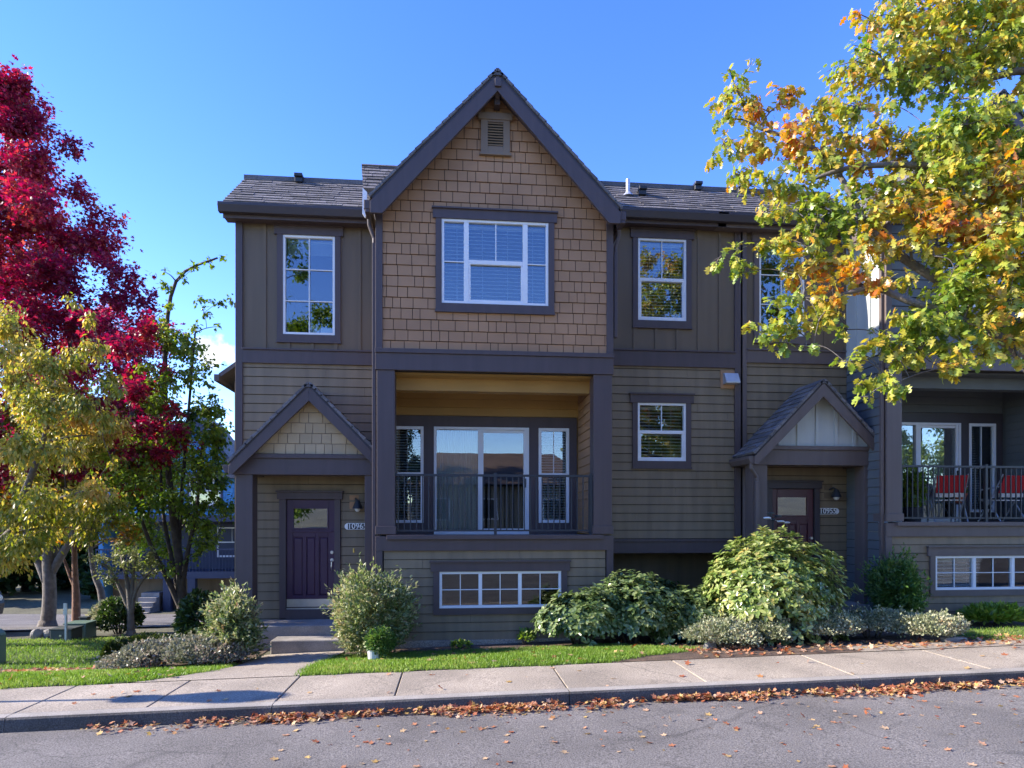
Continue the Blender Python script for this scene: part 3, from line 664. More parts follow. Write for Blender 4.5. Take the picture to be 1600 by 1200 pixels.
        m = MB(); shingles(m, fr, x0, x1, -0.02, L, exp=0.145, wmin=0.16, wmax=0.34, gap=0.006, thick=0.03, seed=seed, drop=0.035, base=-0.02)
        m.box(x0, x1, yr - 0.10, yr + 0.10, zr - 0.05, zr + 0.035)
        o(m, 'roof', ROOF)
        m = MB(); prof = [(0.0, -0.005), (0.13, -0.005), (0.13, -0.05), (0.09, -0.16), (0.0, -0.16)]
        m.prism(prof, (Vector((x0, ye + 0.02, ze)), Vector((0, -1, 0)), Vector((0, 0, 1)), Vector((1, 0, 0))), -0.03, x1 - x0)
        o(m, 'gutter', GUT, bevel=0.006)
        m = MB(); m.box(x0 + 0.02, x1, ye + 0.025, ye + 0.06, ze - 0.22, ze - 0.03); m.box(x0 + 0.02, x1, ye + 0.06, YM, ze - 0.20, ze - 0.17); o(m, 'soffit', trim)
        return fr, L, zr
    rx0 = -3.90 if first else wl_ - 0.55
    frL, LL, zrL = eave_roof(rx0, bl + 0.25, 7.33, seed=31)
    frR, LR, zrR = eave_roof(br - 0.55, wr if not first else wr - 0.38, 7.545, seed=32)
    def roof_vent(fr, x, s, name='roof_vent', w=0.13):
        c = fr[0] + fr[1] * x + fr[2] * s; m = MB()
        m.box(c.x - w, c.x + w, c.y - 0.12, c.y + 0.12, c.z - 0.03, c.z + 0.06); m.box(c.x - w * 1.1, c.x + w * 1.1, c.y - 0.16, c.y + 0.13, c.z + 0.06, c.z + 0.12)
        o(m, name, BLACK, bevel=0.01)
    roof_vent(frL, P(467, 0, 12.35)[0] + 0.0, LL * 0.93, w=0.07)
    if first:
        roof_vent(frR, P(1002, 0, 12.0)[0], LR * 0.60, w=0.07); roof_vent(frR, P(1093, 0, 12.35)[0] - 0.02, LR * 0.96, w=0.07)
        c = frR[0] + frR[1] * P(980, 0, 12.0)[0] + frR[2] * LR * 0.55
        m = MB(); m.lathe([(0.12, 0.0), (0.045, 0.09), (0.038, 0.10), (0.038, 0.33), (0.030, 0.33)], (c.x, c.y, c.z - 0.01), 14); o(m, 'vent_pipe', GALV, smooth=False)
        # little higher roof end that shows behind the bay's left rake, and its light flashing board
        q = [P(567.5, 296, 10.95), P(608, 296, 10.95), P(640, 264.5, 11.5), P(563.5, 262, 11.5)]
        ys = [10.95, 10.95, 11.5, 11.5]; vs = [(a[0], y, a[1]) for a, y in zip(q, ys)]
        d0 = Vector(vs[3]) - Vector(vs[0]); L0 = d0.length; d0.normalize()
        n0 = Vector((1, 0, 0)).cross(d0).normalized(); fr = (Vector(vs[0]), Vector((1, 0, 0)), (d0 - Vector((1, 0, 0)) * d0.x).normalized(), n0)
        m = MB(); shingles(m, fr, -0.09, 0.85, 0, L0, exp=0.12, wmin=0.14, wmax=0.3, gap=0.006, thick=0.03, seed=5, drop=0.02, clips=[(-1, -0.12, 0.0)])
        m.prism([(0, 0), (0.85, 0), (0.85, L0), (-0.09, L0)], fr, -0.06, 0.0); m.prism([(-0.10, L0), (0.85, L0), (0.85, L0 + 0.035), (-0.10, L0 + 0.035)], fr, -0.06, 0.05); o(m, 'roof', ROOF)
        e = [P(566.5, 293, 10.92), P(573.5, 300, 10.92), P(573, 330, 10.92), P(570.5, 340, 10.92), P(566, 333, 10.92)]
        m = MB(); m.prism([(a, z) for a, z in e][::-1], FRONT(10.92), -0.03, 0.0); o(m, 'flashing_board', WHITE)
        # bracketed service vent on right wall
        a = rect(1128, 1149.5, 584, 602, YM); m = MB(); m.box(P(1125, 0, YM)[0], P(1152, 0, YM)[0], YM - 0.035, YM - 0.001, a[2] - 0.07, a[3] + 0.06)
        vh = o(m, 'vent_hood', TAN, bevel=0.004)
        m = MB(); m.prism([(0.035, a[3]), (0.11, a[3] - 0.01), (0.20, a[2] + 0.03), (0.20, a[2]), (0.035, a[2])], (Vector((a[0], YM, 0)), Vector((0, -1, 0)), Vector((0, 0, 1)), Vector((1, 0, 0))), 0, a[1] - a[0]); m.obj('hood', GALV, vh, bevel=0.004)

    # ---- entrance porch
    old = OFF.copy()
    if not first: OFF = OFF + Vector((0.17, 0, 0.02))
    x0, x1 = -3.545, -1.16; pxc = -2.33; zt0, zt1 = P(480, 742, YP)[1], P(480, 716.5, YP)[1]
    zland = 0.245
    yr = YP - 0.17; pa = P(484, 597, yr)[1]; ps = 1.03; half = 1.26
    m = MB(); m.box(x0, x0 + 0.275, YP, YP + 0.275, zland, zt0); o(m, 'porch_post', trim, bevel=0.006)
    m = MB(); m.box(x1 - 0.30, x1 - 0.02, YP, YP + 0.275, zland, zt0); o(m, 'porch_post', trim, bevel=0.006)
    m = MB(); m.box(x0 - 0.01, x1 - 0.01, YP - 0.02, YP + 0.29, zt0, zt1); m.box(x0 + 0.03, x1 - 0.03, YP - 0.05, YP + 0.29, zt1, zt1 + 0.07)
    m.box(x0, x0 + 0.28, YP + 0.29, YM, zt0, zt1); m.box(x1 - 0.3, x1 - 0.02, YP + 0.29, YM, zt0, zt1); o(m, 'porch_beam', trim, bevel=0.005)
    m = MB(); m.box(x0 + 0.28, x1 - 0.3, YP + 0.29, YM, zt1 - 0.06, zt1); o(m, 'porch_ceiling', SOFF)
    pg = lambda x: pa - 0.10 - ps * abs(x - pxc)
    FP = FRONT(YP + 0.03); zg0 = zt1 + 0.07
    m = MB(); hw = (pa - 0.10 - zg0) / ps; m.prism([(pxc - hw, zg0), (pxc + hw, zg0), (pxc, pa - 0.10)], FP, -0.10, 0.0); gw = o(m, 'porch_gable', BROWNW if first else PALE)
    pc = [(ps, 1, pa + ps * pxc - 0.15), (-ps, 1, pa - ps * pxc - 0.15)]
    m = MB()
    if first: shingles(m, FP, pxc - 1.3, pxc + 1.3, zg0, pa, exp=0.172, clips=pc, seed=8, thick=0.02)
    else:
        for k in range(-2, 3):
            r = clip([(pxc + k * 0.35 - 0.03, zg0), (pxc + k * 0.35 + 0.03, zg0), (pxc + k * 0.35 + 0.03, pa), (pxc + k * 0.35 - 0.03, pa)], pc)
            if r: m.prism(r, FP, 0.001, 0.022)
    m.obj('shingle_siding' if first else 'battens', TANL if first else PALE, gw)
    m = MB(); L = half * math.sqrt(1 + ps * ps)
    dk = MB()
    for s in (-1, 1):
        dn = Vector((s, 0, -ps)).normalized(); fr = (Vector((pxc, 0, pa)), Vector((0, 1, 0)), -dn, Vector((s * ps, 0, 1)).normalized())
        dk.prism([(yr, -L), (YM, -L), (YM, -0.05), (yr, -0.05)], fr, -0.10, -0.02)
        shingles(m, fr, yr - 0.03, YM - 0.01, -L - 0.02, 0, exp=0.14, wmin=0.14, wmax=0.3, gap=0.006, thick=0.03, seed=50 + s, drop=0.03, base=-0.02)
    o(dk, 'roof_deck', GUT); 
    m.prism([(-0.07, yr - 0.03), (0.07, yr - 0.03), (0.07, YM), (-0.07, YM)], (Vector((pxc, 0, pa)), Vector((1, 0, 0)), Vector((0, 1, 0)), Vector((0, 0, 1))), lambda q: -ps * abs(q[0]) - 0.01, lambda q: -ps * abs(q[0]) + 0.03)
    o(m, 'roof', ROOF)
    m = MB()
    for s in (-1, 1):
        pts = [(pxc, pa - 0.07), (pxc + s * half, pa - 0.07 - ps * half), (pxc + s * half, pa - 0.07 - ps * half - 0.14), (pxc + s * (half - 0.06), pa - 0.07 - ps * half - 0.14), (pxc, pa - 0.07 - 0.235)]
        m.prism(pts if s > 0 else pts[::-1], FRONT(yr), -0.035, 0.012)
    o(m, 'rake_board', trim, bevel=0.004)
    for s in (-1, 1):
        xe = pxc + s * half; ze = pa - ps * half; m = MB()
        m.prism([(0, -0.06), (s * 0.10, -0.06), (s * 0.10, -0.11), (s * 0.06, -0.19), (0, -0.19)] if s > 0 else [(0, -0.06), (0, -0.19), (s * 0.06, -0.19), (s * 0.10, -0.11), (s * 0.10, -0.06)], (Vector((xe, yr + 0.01, ze)), Vector((1, 0, 0)), Vector((0, 0, 1)), Vector((0, -1, 0))), -(YM - yr - 0.02), 0)
        o(m, 'gutter', trim, bevel=0.004)
        if s < 0 and not first:
            m = MB(); m.tube([(xe - 0.04, yr + 0.05, ze - 0.19), (xe - 0.04, yr + 0.05, ze - 0.27), (xe + 0.10, yr + 0.12, ze - 0.42), (xe + 0.10, yr + 0.12, ze - 0.52)], 0.035, 8)
            m.box(xe + 0.065, xe + 0.135, yr + 0.085, yr + 0.155, 0.2, ze - 0.5); o(m, 'downspout', trim, bevel=0.005)
    # right flank wall of the porch is the bay's own flank
    # ---- door
    a, b, c, d = dr
    if not first: a, b = a + 0.03, b + 0.03
    m = MB(); m.box(a - 0.115, a - 0.004, YM - 0.05, YM - 0.001, zland + 0.02, d + 0.01); m.box(b + 0.004, b + 0.105, YM - 0.05, YM - 0.001, zland + 0.02, d + 0.01)
    m.box(a - 0.15, b + 0.14, YM - 0.06, YM - 0.001, d + 0.01, d + 0.13); m.box(a - 0.17, b + 0.16, YM - 0.085, YM - 0.001, d + 0.13, d + 0.16)
    m.box(a - 0.004, b + 0.004, YM - 0.055, YM + 0.1, zland, c - 0.035); 
    D = o(m, 'front_door', trim if first else GUT, bevel=0.004)
    m = MB(); gr = (a + (b - a) * 0.145, b - (b - a) * 0.155, d - (d - c) * 0.262, d - (d - c) * 0.082)
    pan = []
    for f0, f1 in ((0.125, 0.34), (0.405, 0.60), (0.67, 0.875)): pan.append((a + (b - a) * f0, a + (b - a) * f1, d - (d - c) * 0.895, d - (d - c) * 0.345))
    for r in _holes([(a, b, c, d)], [gr] + pan): m.box(r[0], r[1], YM + 0.0, YM + 0.045, r[2], r[3])
    for p in pan:
        m.box(p[0], p[1], YM + 0.020, YM + 0.045, p[2], p[3])
        k = 0.03; m.loft([[(p[0] + j[0] * q, YM + y, p[2] + j[1] * q) if False else ((p[0] + q) if j[0] == 0 else (p[1] - q), YM + y, (p[2] + q) if j[1] == 0 else (p[3] - q)) for j in ((0, 0), (1, 0), (1, 1), (0, 1))] for q, y in ((0.012, 0.020), (k, 0.006))])
    fr_ = 0.022
    for r in _holes([(gr[0] - fr_, gr[1] + fr_, gr[2] - fr_, gr[3] + fr_)], [gr]): m.box(r[0], r[1], YM - 0.012, YM, r[2], r[3])
    m.box(a + 0.03, b - 0.03, YM - 0.018, YM, gr[2] - 0.075, gr[2] - 0.045)
    m.obj('door_leaf', PURPLE if first else MAROON, D, bevel=0.003)
    m = MB(); m.box(gr[0], gr[1], YM + 0.012, YM + 0.018, gr[2], gr[3]); m.obj('glass', GLASSR, D)
    if first:
        m = MB(); m.box(a, b, YM - 0.004, YM - 0.0005, c + 0.005, P(480, 936, YM)[1]); m.box(a, b, YM - 0.02, YM + 0.06, c - 0.035, c - 0.012); m.obj('kick_plate', STEEL, D)
    m = MB(); hx = b - 0.045
    m.tube([(hx, YM, P(519, 863, YM)[1]), (hx, YM - 0.03, P(519, 863, YM)[1])], [0.032, 0.026], 16); m.obj('deadbolt', STEEL, D)
    m = MB(); hz = P(519, 875, YM)[1]
    m.tube([(hx, YM, hz), (hx, YM - 0.02, hz)], [0.034, 0.028], 16); m.tube([(hx, YM - 0.02, hz - 0.01), (hx, YM - 0.06, hz - 0.03), (hx, YM - 0.065, hz - 0.12), (hx, YM - 0.02, hz - 0.18), (hx, YM, hz - 0.185)], 0.011, 8); m.obj('handle', STEEL, D)
    # ---- lamp, plaque, bell
    lx, lz = P(559, 788, YM); lx += 0 if first else -0.02
    m = MB(); m.box(lx - 0.14, lx + 0.02, YM - 0.018, YM - 0.001, lz - 0.12, lz + 0.16); LM = o(m, 'wall_lantern', TAN if first else SIDB, bevel=0.003)
    m = MB(); m.tube([(lx - 0.04, YM - 0.018, lz + 0.07), (lx - 0.02, YM - 0.12, lz + 0.10), (lx + 0.02, YM - 0.15, lz + 0.06)], 0.014, 8)
    m.lathe([(0.02, 0.07), (0.035, 0.06), (0.06, 0.0), (0.085, -0.055), (0.092, -0.08), (0.08, -0.08)], (lx + 0.02, YM - 0.15, lz), 20); m.obj('lamp_shade', BLACK, LM)
    m = MB(); m.sphere((lx + 0.02, YM - 0.15, lz - 0.082), 0.052, 14, 8); m.obj('lamp_globe', PORC, LM, smooth=True)
    nx, nz = P(559, 822.5, YM)
    if not first: nx = -1.765; nz = P(559, 818, YM)[1]
    m = MB(); w_, h_ = 0.165, 0.058; pts = []
    for i in range(13): t = math.pi / 2 + math.pi * i / 12; pts.append((nx - w_ + 0.058 * math.cos(t), nz + 0.058 * math.sin(t)))
    for i in range(13): t = -math.pi / 2 + math.pi * i / 12; pts.append((nx + w_ + 0.058 * math.cos(t), nz + 0.058 * math.sin(t)))
    m.prism(pts, FM, 0.022, 0.034); HN = o(m, 'house_number', NUMW)
    m = MB(); m.prism([(nx - 0.165, nz - 0.05), (nx + 0.165, nz - 0.05), (nx + 0.165, nz + 0.05), (nx - 0.165, nz + 0.05)], FM, 0.0342, 0.037); m.obj('plate', BLACK, HN)
    text_part('10965' if first else '10955', HN, nx, YM - 0.040, nz, 0.135, NUMW)
    if first:
        bx, bz = P(553, 860, YM); m = MB(); m.box(bx - 0.012, bx + 0.012, YM - 0.035, YM - 0.020, bz - 0.04, bz + 0.04); o(m, 'doorbell', BRASS, bevel=0.003)
    OFF = old
    OFF = Vector((0, 0, 0))
    return T

TH1 = house((0, 0, 0), 1, "olive townhouse with tan shingled gable, purple front door and cream porch gable")
TH2 = house((8.64, 0, 0.21), 2, "townhouse with slate upper storey, maroon door and pale blue porch gable, behind the oak leaves")

# rear side bay of the first house, seen past its left corner
m = MB(); m.box(-4.75, -3.72, 14.5, 17.2, -1.5, 5.0); m.obj('side_bay', SID, TH1)
m = MB(); m.add([(-4.98, 14.2, 5.02), (-4.98, 17.5, 5.02), (-3.73, 17.5, 5.95), (-3.73, 14.2, 5.95), (-4.98, 14.2, 5.12), (-4.98, 17.5, 5.12), (-3.73, 17.5, 6.05), (-3.73, 14.2, 6.05)],
                [(0, 1, 2, 3), (7, 6, 5, 4), (0, 4, 5, 1), (1, 5, 6, 2), (2, 6, 7, 3), (3, 7, 4, 0)]); m.box(-5.06, -4.96, 14.15, 17.55, 4.95, 5.09); m.obj('side_bay_roof', ROOF, TH1)

# concrete landings and steps
def steps(off, label, w0, w1, step=True):
    global OFF
    OFF = Vector(off)
    s = thing('porch_steps', Vector(((w0 + w1) / 2, YP, -0.1)) + OFF, label, 'steps', 'concrete porch landings')
    m = MB(); m.box(-3.62, -1.18, YP - 0.06, YM, -0.4, 0.243); m.obj('landing', CONCD, s, bevel=0.015)
    if step:
        m = MB(); m.box(w0, w1, YP - 0.47, YP - 0.062, -0.4, 0.075); m.obj('step', CONCD, s, bevel=0.02)
    OFF = Vector((0, 0, 0))
steps((0, 0, 0), "weathered concrete landing and one lower step before purple door", P(422, 0, 10.38)[0], P(548, 0, 10.38)[0])
steps((8.81, 0, 0.22), "pale concrete landing beside round green rhododendron", -3.2, -1.6, False)
# ------------------------------------------------------------------ ground, road, pavement, lawns
def sstep(a, b, x):
    t = min(1, max(0, (x - a) / (b - a))); return t * t * (3 - 2 * t)
YKERB, YWALK = 6.6, 7.85
def zroad(x): return 0.0 + 0.021 * max(-6, min(x, 30)) + (0.01 * (x + 6) if x < -6 else 0)
def zwalk(x): return zroad(x) + 0.145
def zg(x, y):
    """height of the open ground behind the pavement"""
    front = zwalk(x) - 0.005
    hb = -0.06 + 0.03 * max(-4, min(x, 12))
    z = front + (hb - front) * sstep(YWALK, 10.2, y)
    lf = sstep(-2.6, -6.0, x) if False else sstep(2.6, 6.0, -x)
    z -= lf * 0.25 * sstep(8.8, 11.5, y)
    z -= 1.55 * sstep(3.9, 6.5, -x) * sstep(11.5, 30, y)
    return z
xs = np.concatenate([np.linspace(-400, -40, 12), np.linspace(-34, -8.5, 18), np.linspace(-8, 13, 64), np.linspace(14, 40, 10), np.linspace(60, 400, 8)])
ys = np.concatenate([np.linspace(-300, -60, 6), np.linspace(-50, -4, 14), np.linspace(-3.2, 6.4, 8), np.linspace(6.9, 12, 34), np.linspace(12.5, 40, 30), np.linspace(50, 900, 14)])
def zall(x, y):
    if y < -3.0: return zroad(x) - 0.02 + 0.11 * max(0, -3.5 - y) * (1 if y > -40 else 40 / -y)
    if y < 6.7: return zroad(x) - 0.06
    if y < YWALK: return zroad(x) - 0.05
    return zg(x, y)
me = bpy.data.meshes.new('ground')
nx, ny = len(xs), len(ys)
me.from_pydata([(x, y, zall(x, y)) for y in ys for x in xs], [], [(j * nx + i, j * nx + i + 1, (j + 1) * nx + i + 1, (j + 1) * nx + i) for j in range(ny - 1) for i in range(nx - 1)])
me.materials.append(DIRT); me.shade_smooth()
gobj = bpy.data.objects.new('ground', me); C.objects.link(gobj); struct(gobj)

def surf(name, polyf, m, dz, n=40, kind='structure', nyy=8, zf=zg):
    """a draped sheet: polyf(t) -> (x, y_near, y_far)"""
    vs, fs = [], []
    for i in range(n + 1):
        x, a, b = polyf(i / n)
        for j in range(nyy + 1):
            y = a + (b - a) * j / nyy; vs.append((x if not callable(x) else x(y), y, zf(x if not callable(x) else x(y), y) + dz))
    for i in range(n):
        for j in range(nyy):
            k = i * (nyy + 1) + j; fs.append((k, k + nyy + 1, k + nyy + 2, k + 1))
    me = bpy.data.meshes.new(name); me.from_pydata(vs, [], fs); me.materials.append(m); me.shade_smooth()
    o = bpy.data.objects.new(name, me); C.objects.link(o); o['kind'] = kind
    return o
lerp = lambda a, b, t: a + (b - a) * t
surf('road', lambda t: (lerp(-60, 60, t), -3.2, YKERB + 0.02), ASPH, 0.0, 60, nyy=6, zf=lambda x, y: zroad(x) + 0.05 * (1 - ((y - 1.7) / 4.9) ** 2) * 0.8)
# pavement slabs, each slab a little apart from the next
joints = [-14, -12.4, -10.6, -8.8, -7.0, -5.6, -4.32, -3.07, -1.81, -0.6, 1.22, 2.75, 4.45, 6.1, 7.7, 9.3, 10.9, 12.5, 14.1, 16, 18]
m = MB()
for a, b in zip(joints[:-1], joints[1:]):
    g = 0.006; x0, x1 = a + g, b - g; sk = 0.0
    e = 0.008
    y0, y1 = YKERB + 0.155, YWALK
    top = lambda x: zwalk(x)
    ring0 = [(x0, y0, top(x0) - 0.1), (x1, y0, top(x1) - 0.1), (x1, y1, top(x1) - 0.1), (x0, y1, top(x0) - 0.1)]
    ring1 = [(x0, y0, top(x0) - e), (x1, y0, top(x1) - e), (x1, y1, top(x1) - e), (x0, y1, top(x0) - e)]
    ring2 = [(x0 + e, y0 + e * 0.3, top(x0)), (x1 - e, y0 + e * 0.3, top(x1)), (x1 - e, y1 - e, top(x1)), (x0 + e, y1 - e, top(x0))]
    m.loft([ring0, ring1, ring2])
struct(m.obj('pavement', CONC))
m = MB()
for a, b in zip(joints[:-1:2], joints[2::2]):
    g = 0.005; x0, x1 = a + g, b - g; pr = [(0.0, -0.2), (0.012, 0.06), (0.02, 0.118), (0.035, 0.138), (0.06, 0.1455), (0.152, 0.1455), (0.152, -0.2)]
    m.loft([[(x, YKERB + p, zroad(x) + q) for p, q in pr] for x in np.linspace(x0, x1, 5)])
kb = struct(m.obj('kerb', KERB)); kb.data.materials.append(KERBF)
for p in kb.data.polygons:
    if abs(p.normal.y) > 0.6 and p.center.y < YKERB + 0.04: p.material_index = 1          # shade of the upright face painted into its colour, plus road grime
# path to the purple door
pth = [((-3.72, 7.84), (-1.80, 7.84)), ((-3.30, 8.1), (-1.84, 8.1)), ((-3.08, 8.5), (-1.86, 8.5)), ((-2.98, 9.2), (-1.83, 9.2)), ((-2.93, 10.35), (-1.68, 10.35))]
m = MB(); rows = []
for (a, y), (b, _) in pth:
    rows.append([(lerp(a, b, k / 6), y, zg(lerp(a, b, k / 6), y) + 0.012) for k in range(7)])
vs = [p for r in rows for p in r]; m.add(vs + [(x, y, z - 0.15) for x, y, z in vs], [(i * 7 + j, i * 7 + j + 1, i * 7 + 8 + j, i * 7 + 7 + j) for i in range(4) for j in range(6)])
struct(m.obj('path', CONC))
# short drive at the right and its kerb block
struct(surf('driveway', lambda t: (lerp(5.3, 13, t), YWALK, 8.25), CONC, 0.012, 10, nyy=3))
# lawns
def lawn_right(t):
    x = lerp(-1.83, 3.4, t); far = 9.95 - 0.25 * t - (0.9 * sstep(0.80, 1.0, t)); near = YWALK + 0.02 + 0.62 * sstep(0.66, 1.0, t)
    return x, near, max(far, near + 0.02)
def lawn_left(t):
    x = lerp(-9.5, -3.04, t); near = YWALK + 0.02 + (0.55 * sstep(-3.75, -3.04, x)); return x, near, 9.46
lr = surf('lawn', lawn_right, TURF, 0.008, 40, nyy=8); ll = surf('lawn', lawn_left, TURF, 0.008, 40, nyy=8)
surf('lawn', lambda t: (lerp(7.4, 13, t), 8.27, 9.6), TURF, 0.008, 20)
surf('lawn', lambda t: (lerp(-16, -5.2, t), 10.55, 14.3), TURF, 0.010, 30)
surf('planting_bed', lambda t: (lerp(-9.5, -3.0, t), 9.45, 10.9), SOIL, 0.011, 20)
surf('planting_bed', lambda t: (lerp(-1.75, 12, t), 8.6 if False else 9.2, 10.45), SOIL, 0.004, 40)
surf('planting_bed', lambda t: (lerp(2.0, 7.4, t), YWALK + 0.02, 9.4), SOIL, 0.005, 30)
# side street on the left
struct(surf('side_street', lambda t: (lerp(-60, -6.5, t), lerp(13.6, 17.2, t) if False else (14.4 if t < 0.8 else lerp(14.4, 17.5, (t - 0.8) / 0.2)), lerp(34, 27, t)), ASPH, 0.035, 70, nyy=26))

# ------------------------------------------------------------------ leaf clouds
def tmpl(kind):
    if kind == 'oval': v = [(0, 0, 0), (0.5, -0.32, 0.05), (1, 0, 0), (0.5, 0.32, 0.05), (0.5, 0, -0.05)]; f = [(0, 1, 2, 4), (0, 4, 2, 3)]
    elif kind == 'long': v = [(0, 0, 0), (0.3, -0.16, 0.02), (0.65, -0.14, -0.02), (1, 0, -0.12), (0.65, 0.14, -0.02), (0.3, 0.16, 0.02), (0.4, 0, -0.04)]; f = [(0, 1, 2, 3, 6), (0, 6, 3, 4, 5)]
    elif kind == 'broad': v = [(0, 0, 0), (0.25, -0.17, 0.03), (0.65, -0.24, 0.02), (1, 0, -0.12), (0.65, 0.24, 0.02), (0.25, 0.17, 0.03), (0.5, 0, -0.05)]; f = [(0, 1, 2, 3, 6), (0, 6, 3, 4, 5)]
    elif kind == 'oak':
        v = [(0, 0, 0), (0.18, -0.10, 0), (0.28, -0.34, -0.03), (0.42, -0.13, 0), (0.60, -0.38, -0.05), (0.70, -0.12, 0), (0.86, -0.20, -0.05), (1.0, 0, -0.08),
             (0.86, 0.20, -0.05), (0.70, 0.12, 0), (0.60, 0.38, -0.05), (0.42, 0.13, 0), (0.28, 0.34, -0.03), (0.18, 0.10, 0), (0.5, 0, 0.03)]
        f = [(0, 1, 2, 3, 14), (14, 3, 4, 5), (14, 5, 6, 7), (14, 7, 8, 9), (14, 9, 10, 11), (14, 11, 12, 13, 0)]
    elif kind == 'maple':
        v = [(0, 0, 0), (0.12, -0.30, 0.03), (0.35, -0.20, 0), (0.55, -0.52, 0.05), (0.62, -0.16, 0), (1.0, 0, 0.05), (0.62, 0.16, 0), (0.55, 0.52, 0.05), (0.35, 0.20, 0), (0.12, 0.30, 0.03), (0.4, 0, -0.04)]
        f = [(0, 1, 2, 10), (2, 3, 4, 10), (4, 5, 6, 10), (6, 7, 8, 10), (8, 9, 0, 10)]
    elif kind == 'blade': v = [(0, -0.03, 0), (0, 0.03, 0), (0.6, 0.02, 0.0), (1, 0, 0.12), (0.6, -0.02, 0)]; f = [(0, 1, 2, 3, 4)]
    elif kind == 'card': v = [(0, -0.1, 0), (0.2, -0.42, 0.05), (0.62, -0.5, 0), (1, -0.1, -0.1), (0.9, 0.35, 0), (0.4, 0.5, 0.08), (0.05, 0.3, 0)]; f = [(0, 1, 2, 3, 4, 5, 6)]
    return np.array(v, float), f
def leaves(name, pos, axis, nrm, size, kind, m, parent=None, width=1.0):
    """one mesh of many leaves; pos, axis, nrm: (N,3) arrays; size: (N,)"""
    tv, tf = tmpl(kind); N = len(pos); T = len(tv)
    a = axis / (np.linalg.norm(axis, axis=1, keepdims=True) + 1e-9)
    b = np.cross(nrm, a); b /= (np.linalg.norm(b, axis=1, keepdims=True) + 1e-9)
    c = np.cross(a, b)
    s = size[:, None, None]
    V = pos[:, None, :] + s * (tv[None, :, 0:1] * a[:, None, :] + tv[None, :, 1:2] * width * b[:, None, :] + tv[None, :, 2:3] * c[:, None, :])
    V = V.reshape(-1, 3)
    if parent is not None: V = V - np.array(rootloc(parent))
    idx = np.concatenate([np.array(q) for q in tf]); ln = np.array([len(q) for q in tf])
    I = (np.arange(N)[:, None] * T + idx[None, :]).reshape(-1)
    tot = np.tile(ln, N); st = np.concatenate([[0], np.cumsum(tot)[:-1]])
    me = bpy.data.meshes.new(name)
    me.vertices.add(len(V)); me.vertices.foreach_set('co', V.astype(np.float32).ravel())
    me.loops.add(len(I)); me.loops.foreach_set('vertex_index', I.astype(np.int32))
    me.polygons.add(len(tot)); me.polygons.foreach_set('loop_start', st.astype(np.int32)); me.polygons.foreach_set('loop_total', tot.astype(np.int32))
    me.update(calc_edges=True); me.materials.append(m)
    o = bpy.data.objects.new(name, me); C.objects.link(o)
    if parent is not None: o.parent = parent
    return o
def unit(n):
    v = NR.normal(size=(n, 3)); return v / np.linalg.norm(v, axis=1, keepdims=True)

# grass blades on the two near lawns
GRASS = leafmat('grass_blades', [(0.075, 0.15, 0.016), (0.14, 0.26, 0.03), (0.22, 0.34, 0.05), (0.38, 0.38, 0.13)], 0.5, 0.35, 0.4, 1.2)
def grass(name, f, n, dz=0.0, h=(0.03, 0.065)):
    pos = []
    k = 0
    while len(pos) < n:
        t = R.random(); x, a, b = f(t)
        a -= 0.03 * math.sin(x * 7.1) + 0.02 * math.sin(x * 17)
        if R.random() > (b - a) / 2.2: continue
        y = R.uniform(a - 0.03, b); pos.append((x + R.uniform(-0.08, 0.08), y, zg(x, y) + dz))
    pos = np.array(pos); ax = np.stack([NR.normal(0, 0.45, n), NR.normal(0, 0.45, n), np.ones(n)], 1)
    nr = unit(n); nr[:, 2] *= 0.2
    o = leaves(name, pos, ax, nr, NR.uniform(h[0], h[1], n), 'blade', GRASS, width=2.0); o['kind'] = 'stuff'
    return o
grass('grass', lawn_right, 52000); grass('grass', lawn_left, 56000)
grass('grass', lambda t: (lerp(7.4, 13, t), 8.25, 9.6), 9000); grass('grass', lambda t: (lerp(-14, -5.2, t), 10.6, 14.2), 32000, h=(0.04, 0.08))
# ------------------------------------------------------------------ trees
LM = {}
LM['red'] = leafmat('maple_red', [(0.08, 0.009, 0.036), (0.17, 0.015, 0.052), (0.28, 0.023, 0.062), (0.40, 0.05, 0.064), (0.44, 0.16, 0.05)], 0.45, 0.48, 0.45, 0.5)
LM['gold'] = leafmat('gold_green', [(0.10, 0.145, 0.016), (0.20, 0.24, 0.03), (0.38, 0.34, 0.06), (0.56, 0.42, 0.11), (0.60, 0.32, 0.09)], 0.45, 0.40, 0.45, 0.6)
LM['green'] = leafmat('mid_green', [(0.055, 0.105, 0.014), (0.11, 0.19, 0.022), (0.18, 0.27, 0.034), (0.28, 0.34, 0.05), (0.36, 0.34, 0.06)], 0.45, 0.40, 0.4, 0.5)
LM['pale'] = leafmat('pale_green', [(0.11, 0.15, 0.05), (0.22, 0.25, 0.09), (0.33, 0.33, 0.14)], 0.45, 0.35, 0.4, 1.0)
LM['orange'] = leafmat('orange_green', [(0.06, 0.10, 0.012), (0.12, 0.16, 0.02), (0.22, 0.19, 0.02), (0.36, 0.16, 0.02), (0.42, 0.08, 0.02)], 0.45, 0.4, 0.5, 0.5)
LM['oak'] = leafmat('oak_autumn', [(0.08, 0.15, 0.025), (0.15, 0.24, 0.035), (0.26, 0.34, 0.05), (0.38, 0.40, 0.06), (0.52, 0.40, 0.06), (0.60, 0.28, 0.05), (0.55, 0.13, 0.035)], 0.35, 0.38, 0.52, 1.1)
LM['dark'] = leafmat('deep_green', [(0.014, 0.032, 0.008), (0.028, 0.055, 0.012), (0.05, 0.085, 0.018), (0.09, 0.12, 0.025)], 0.5, 0.3, 0.4, 0.4)

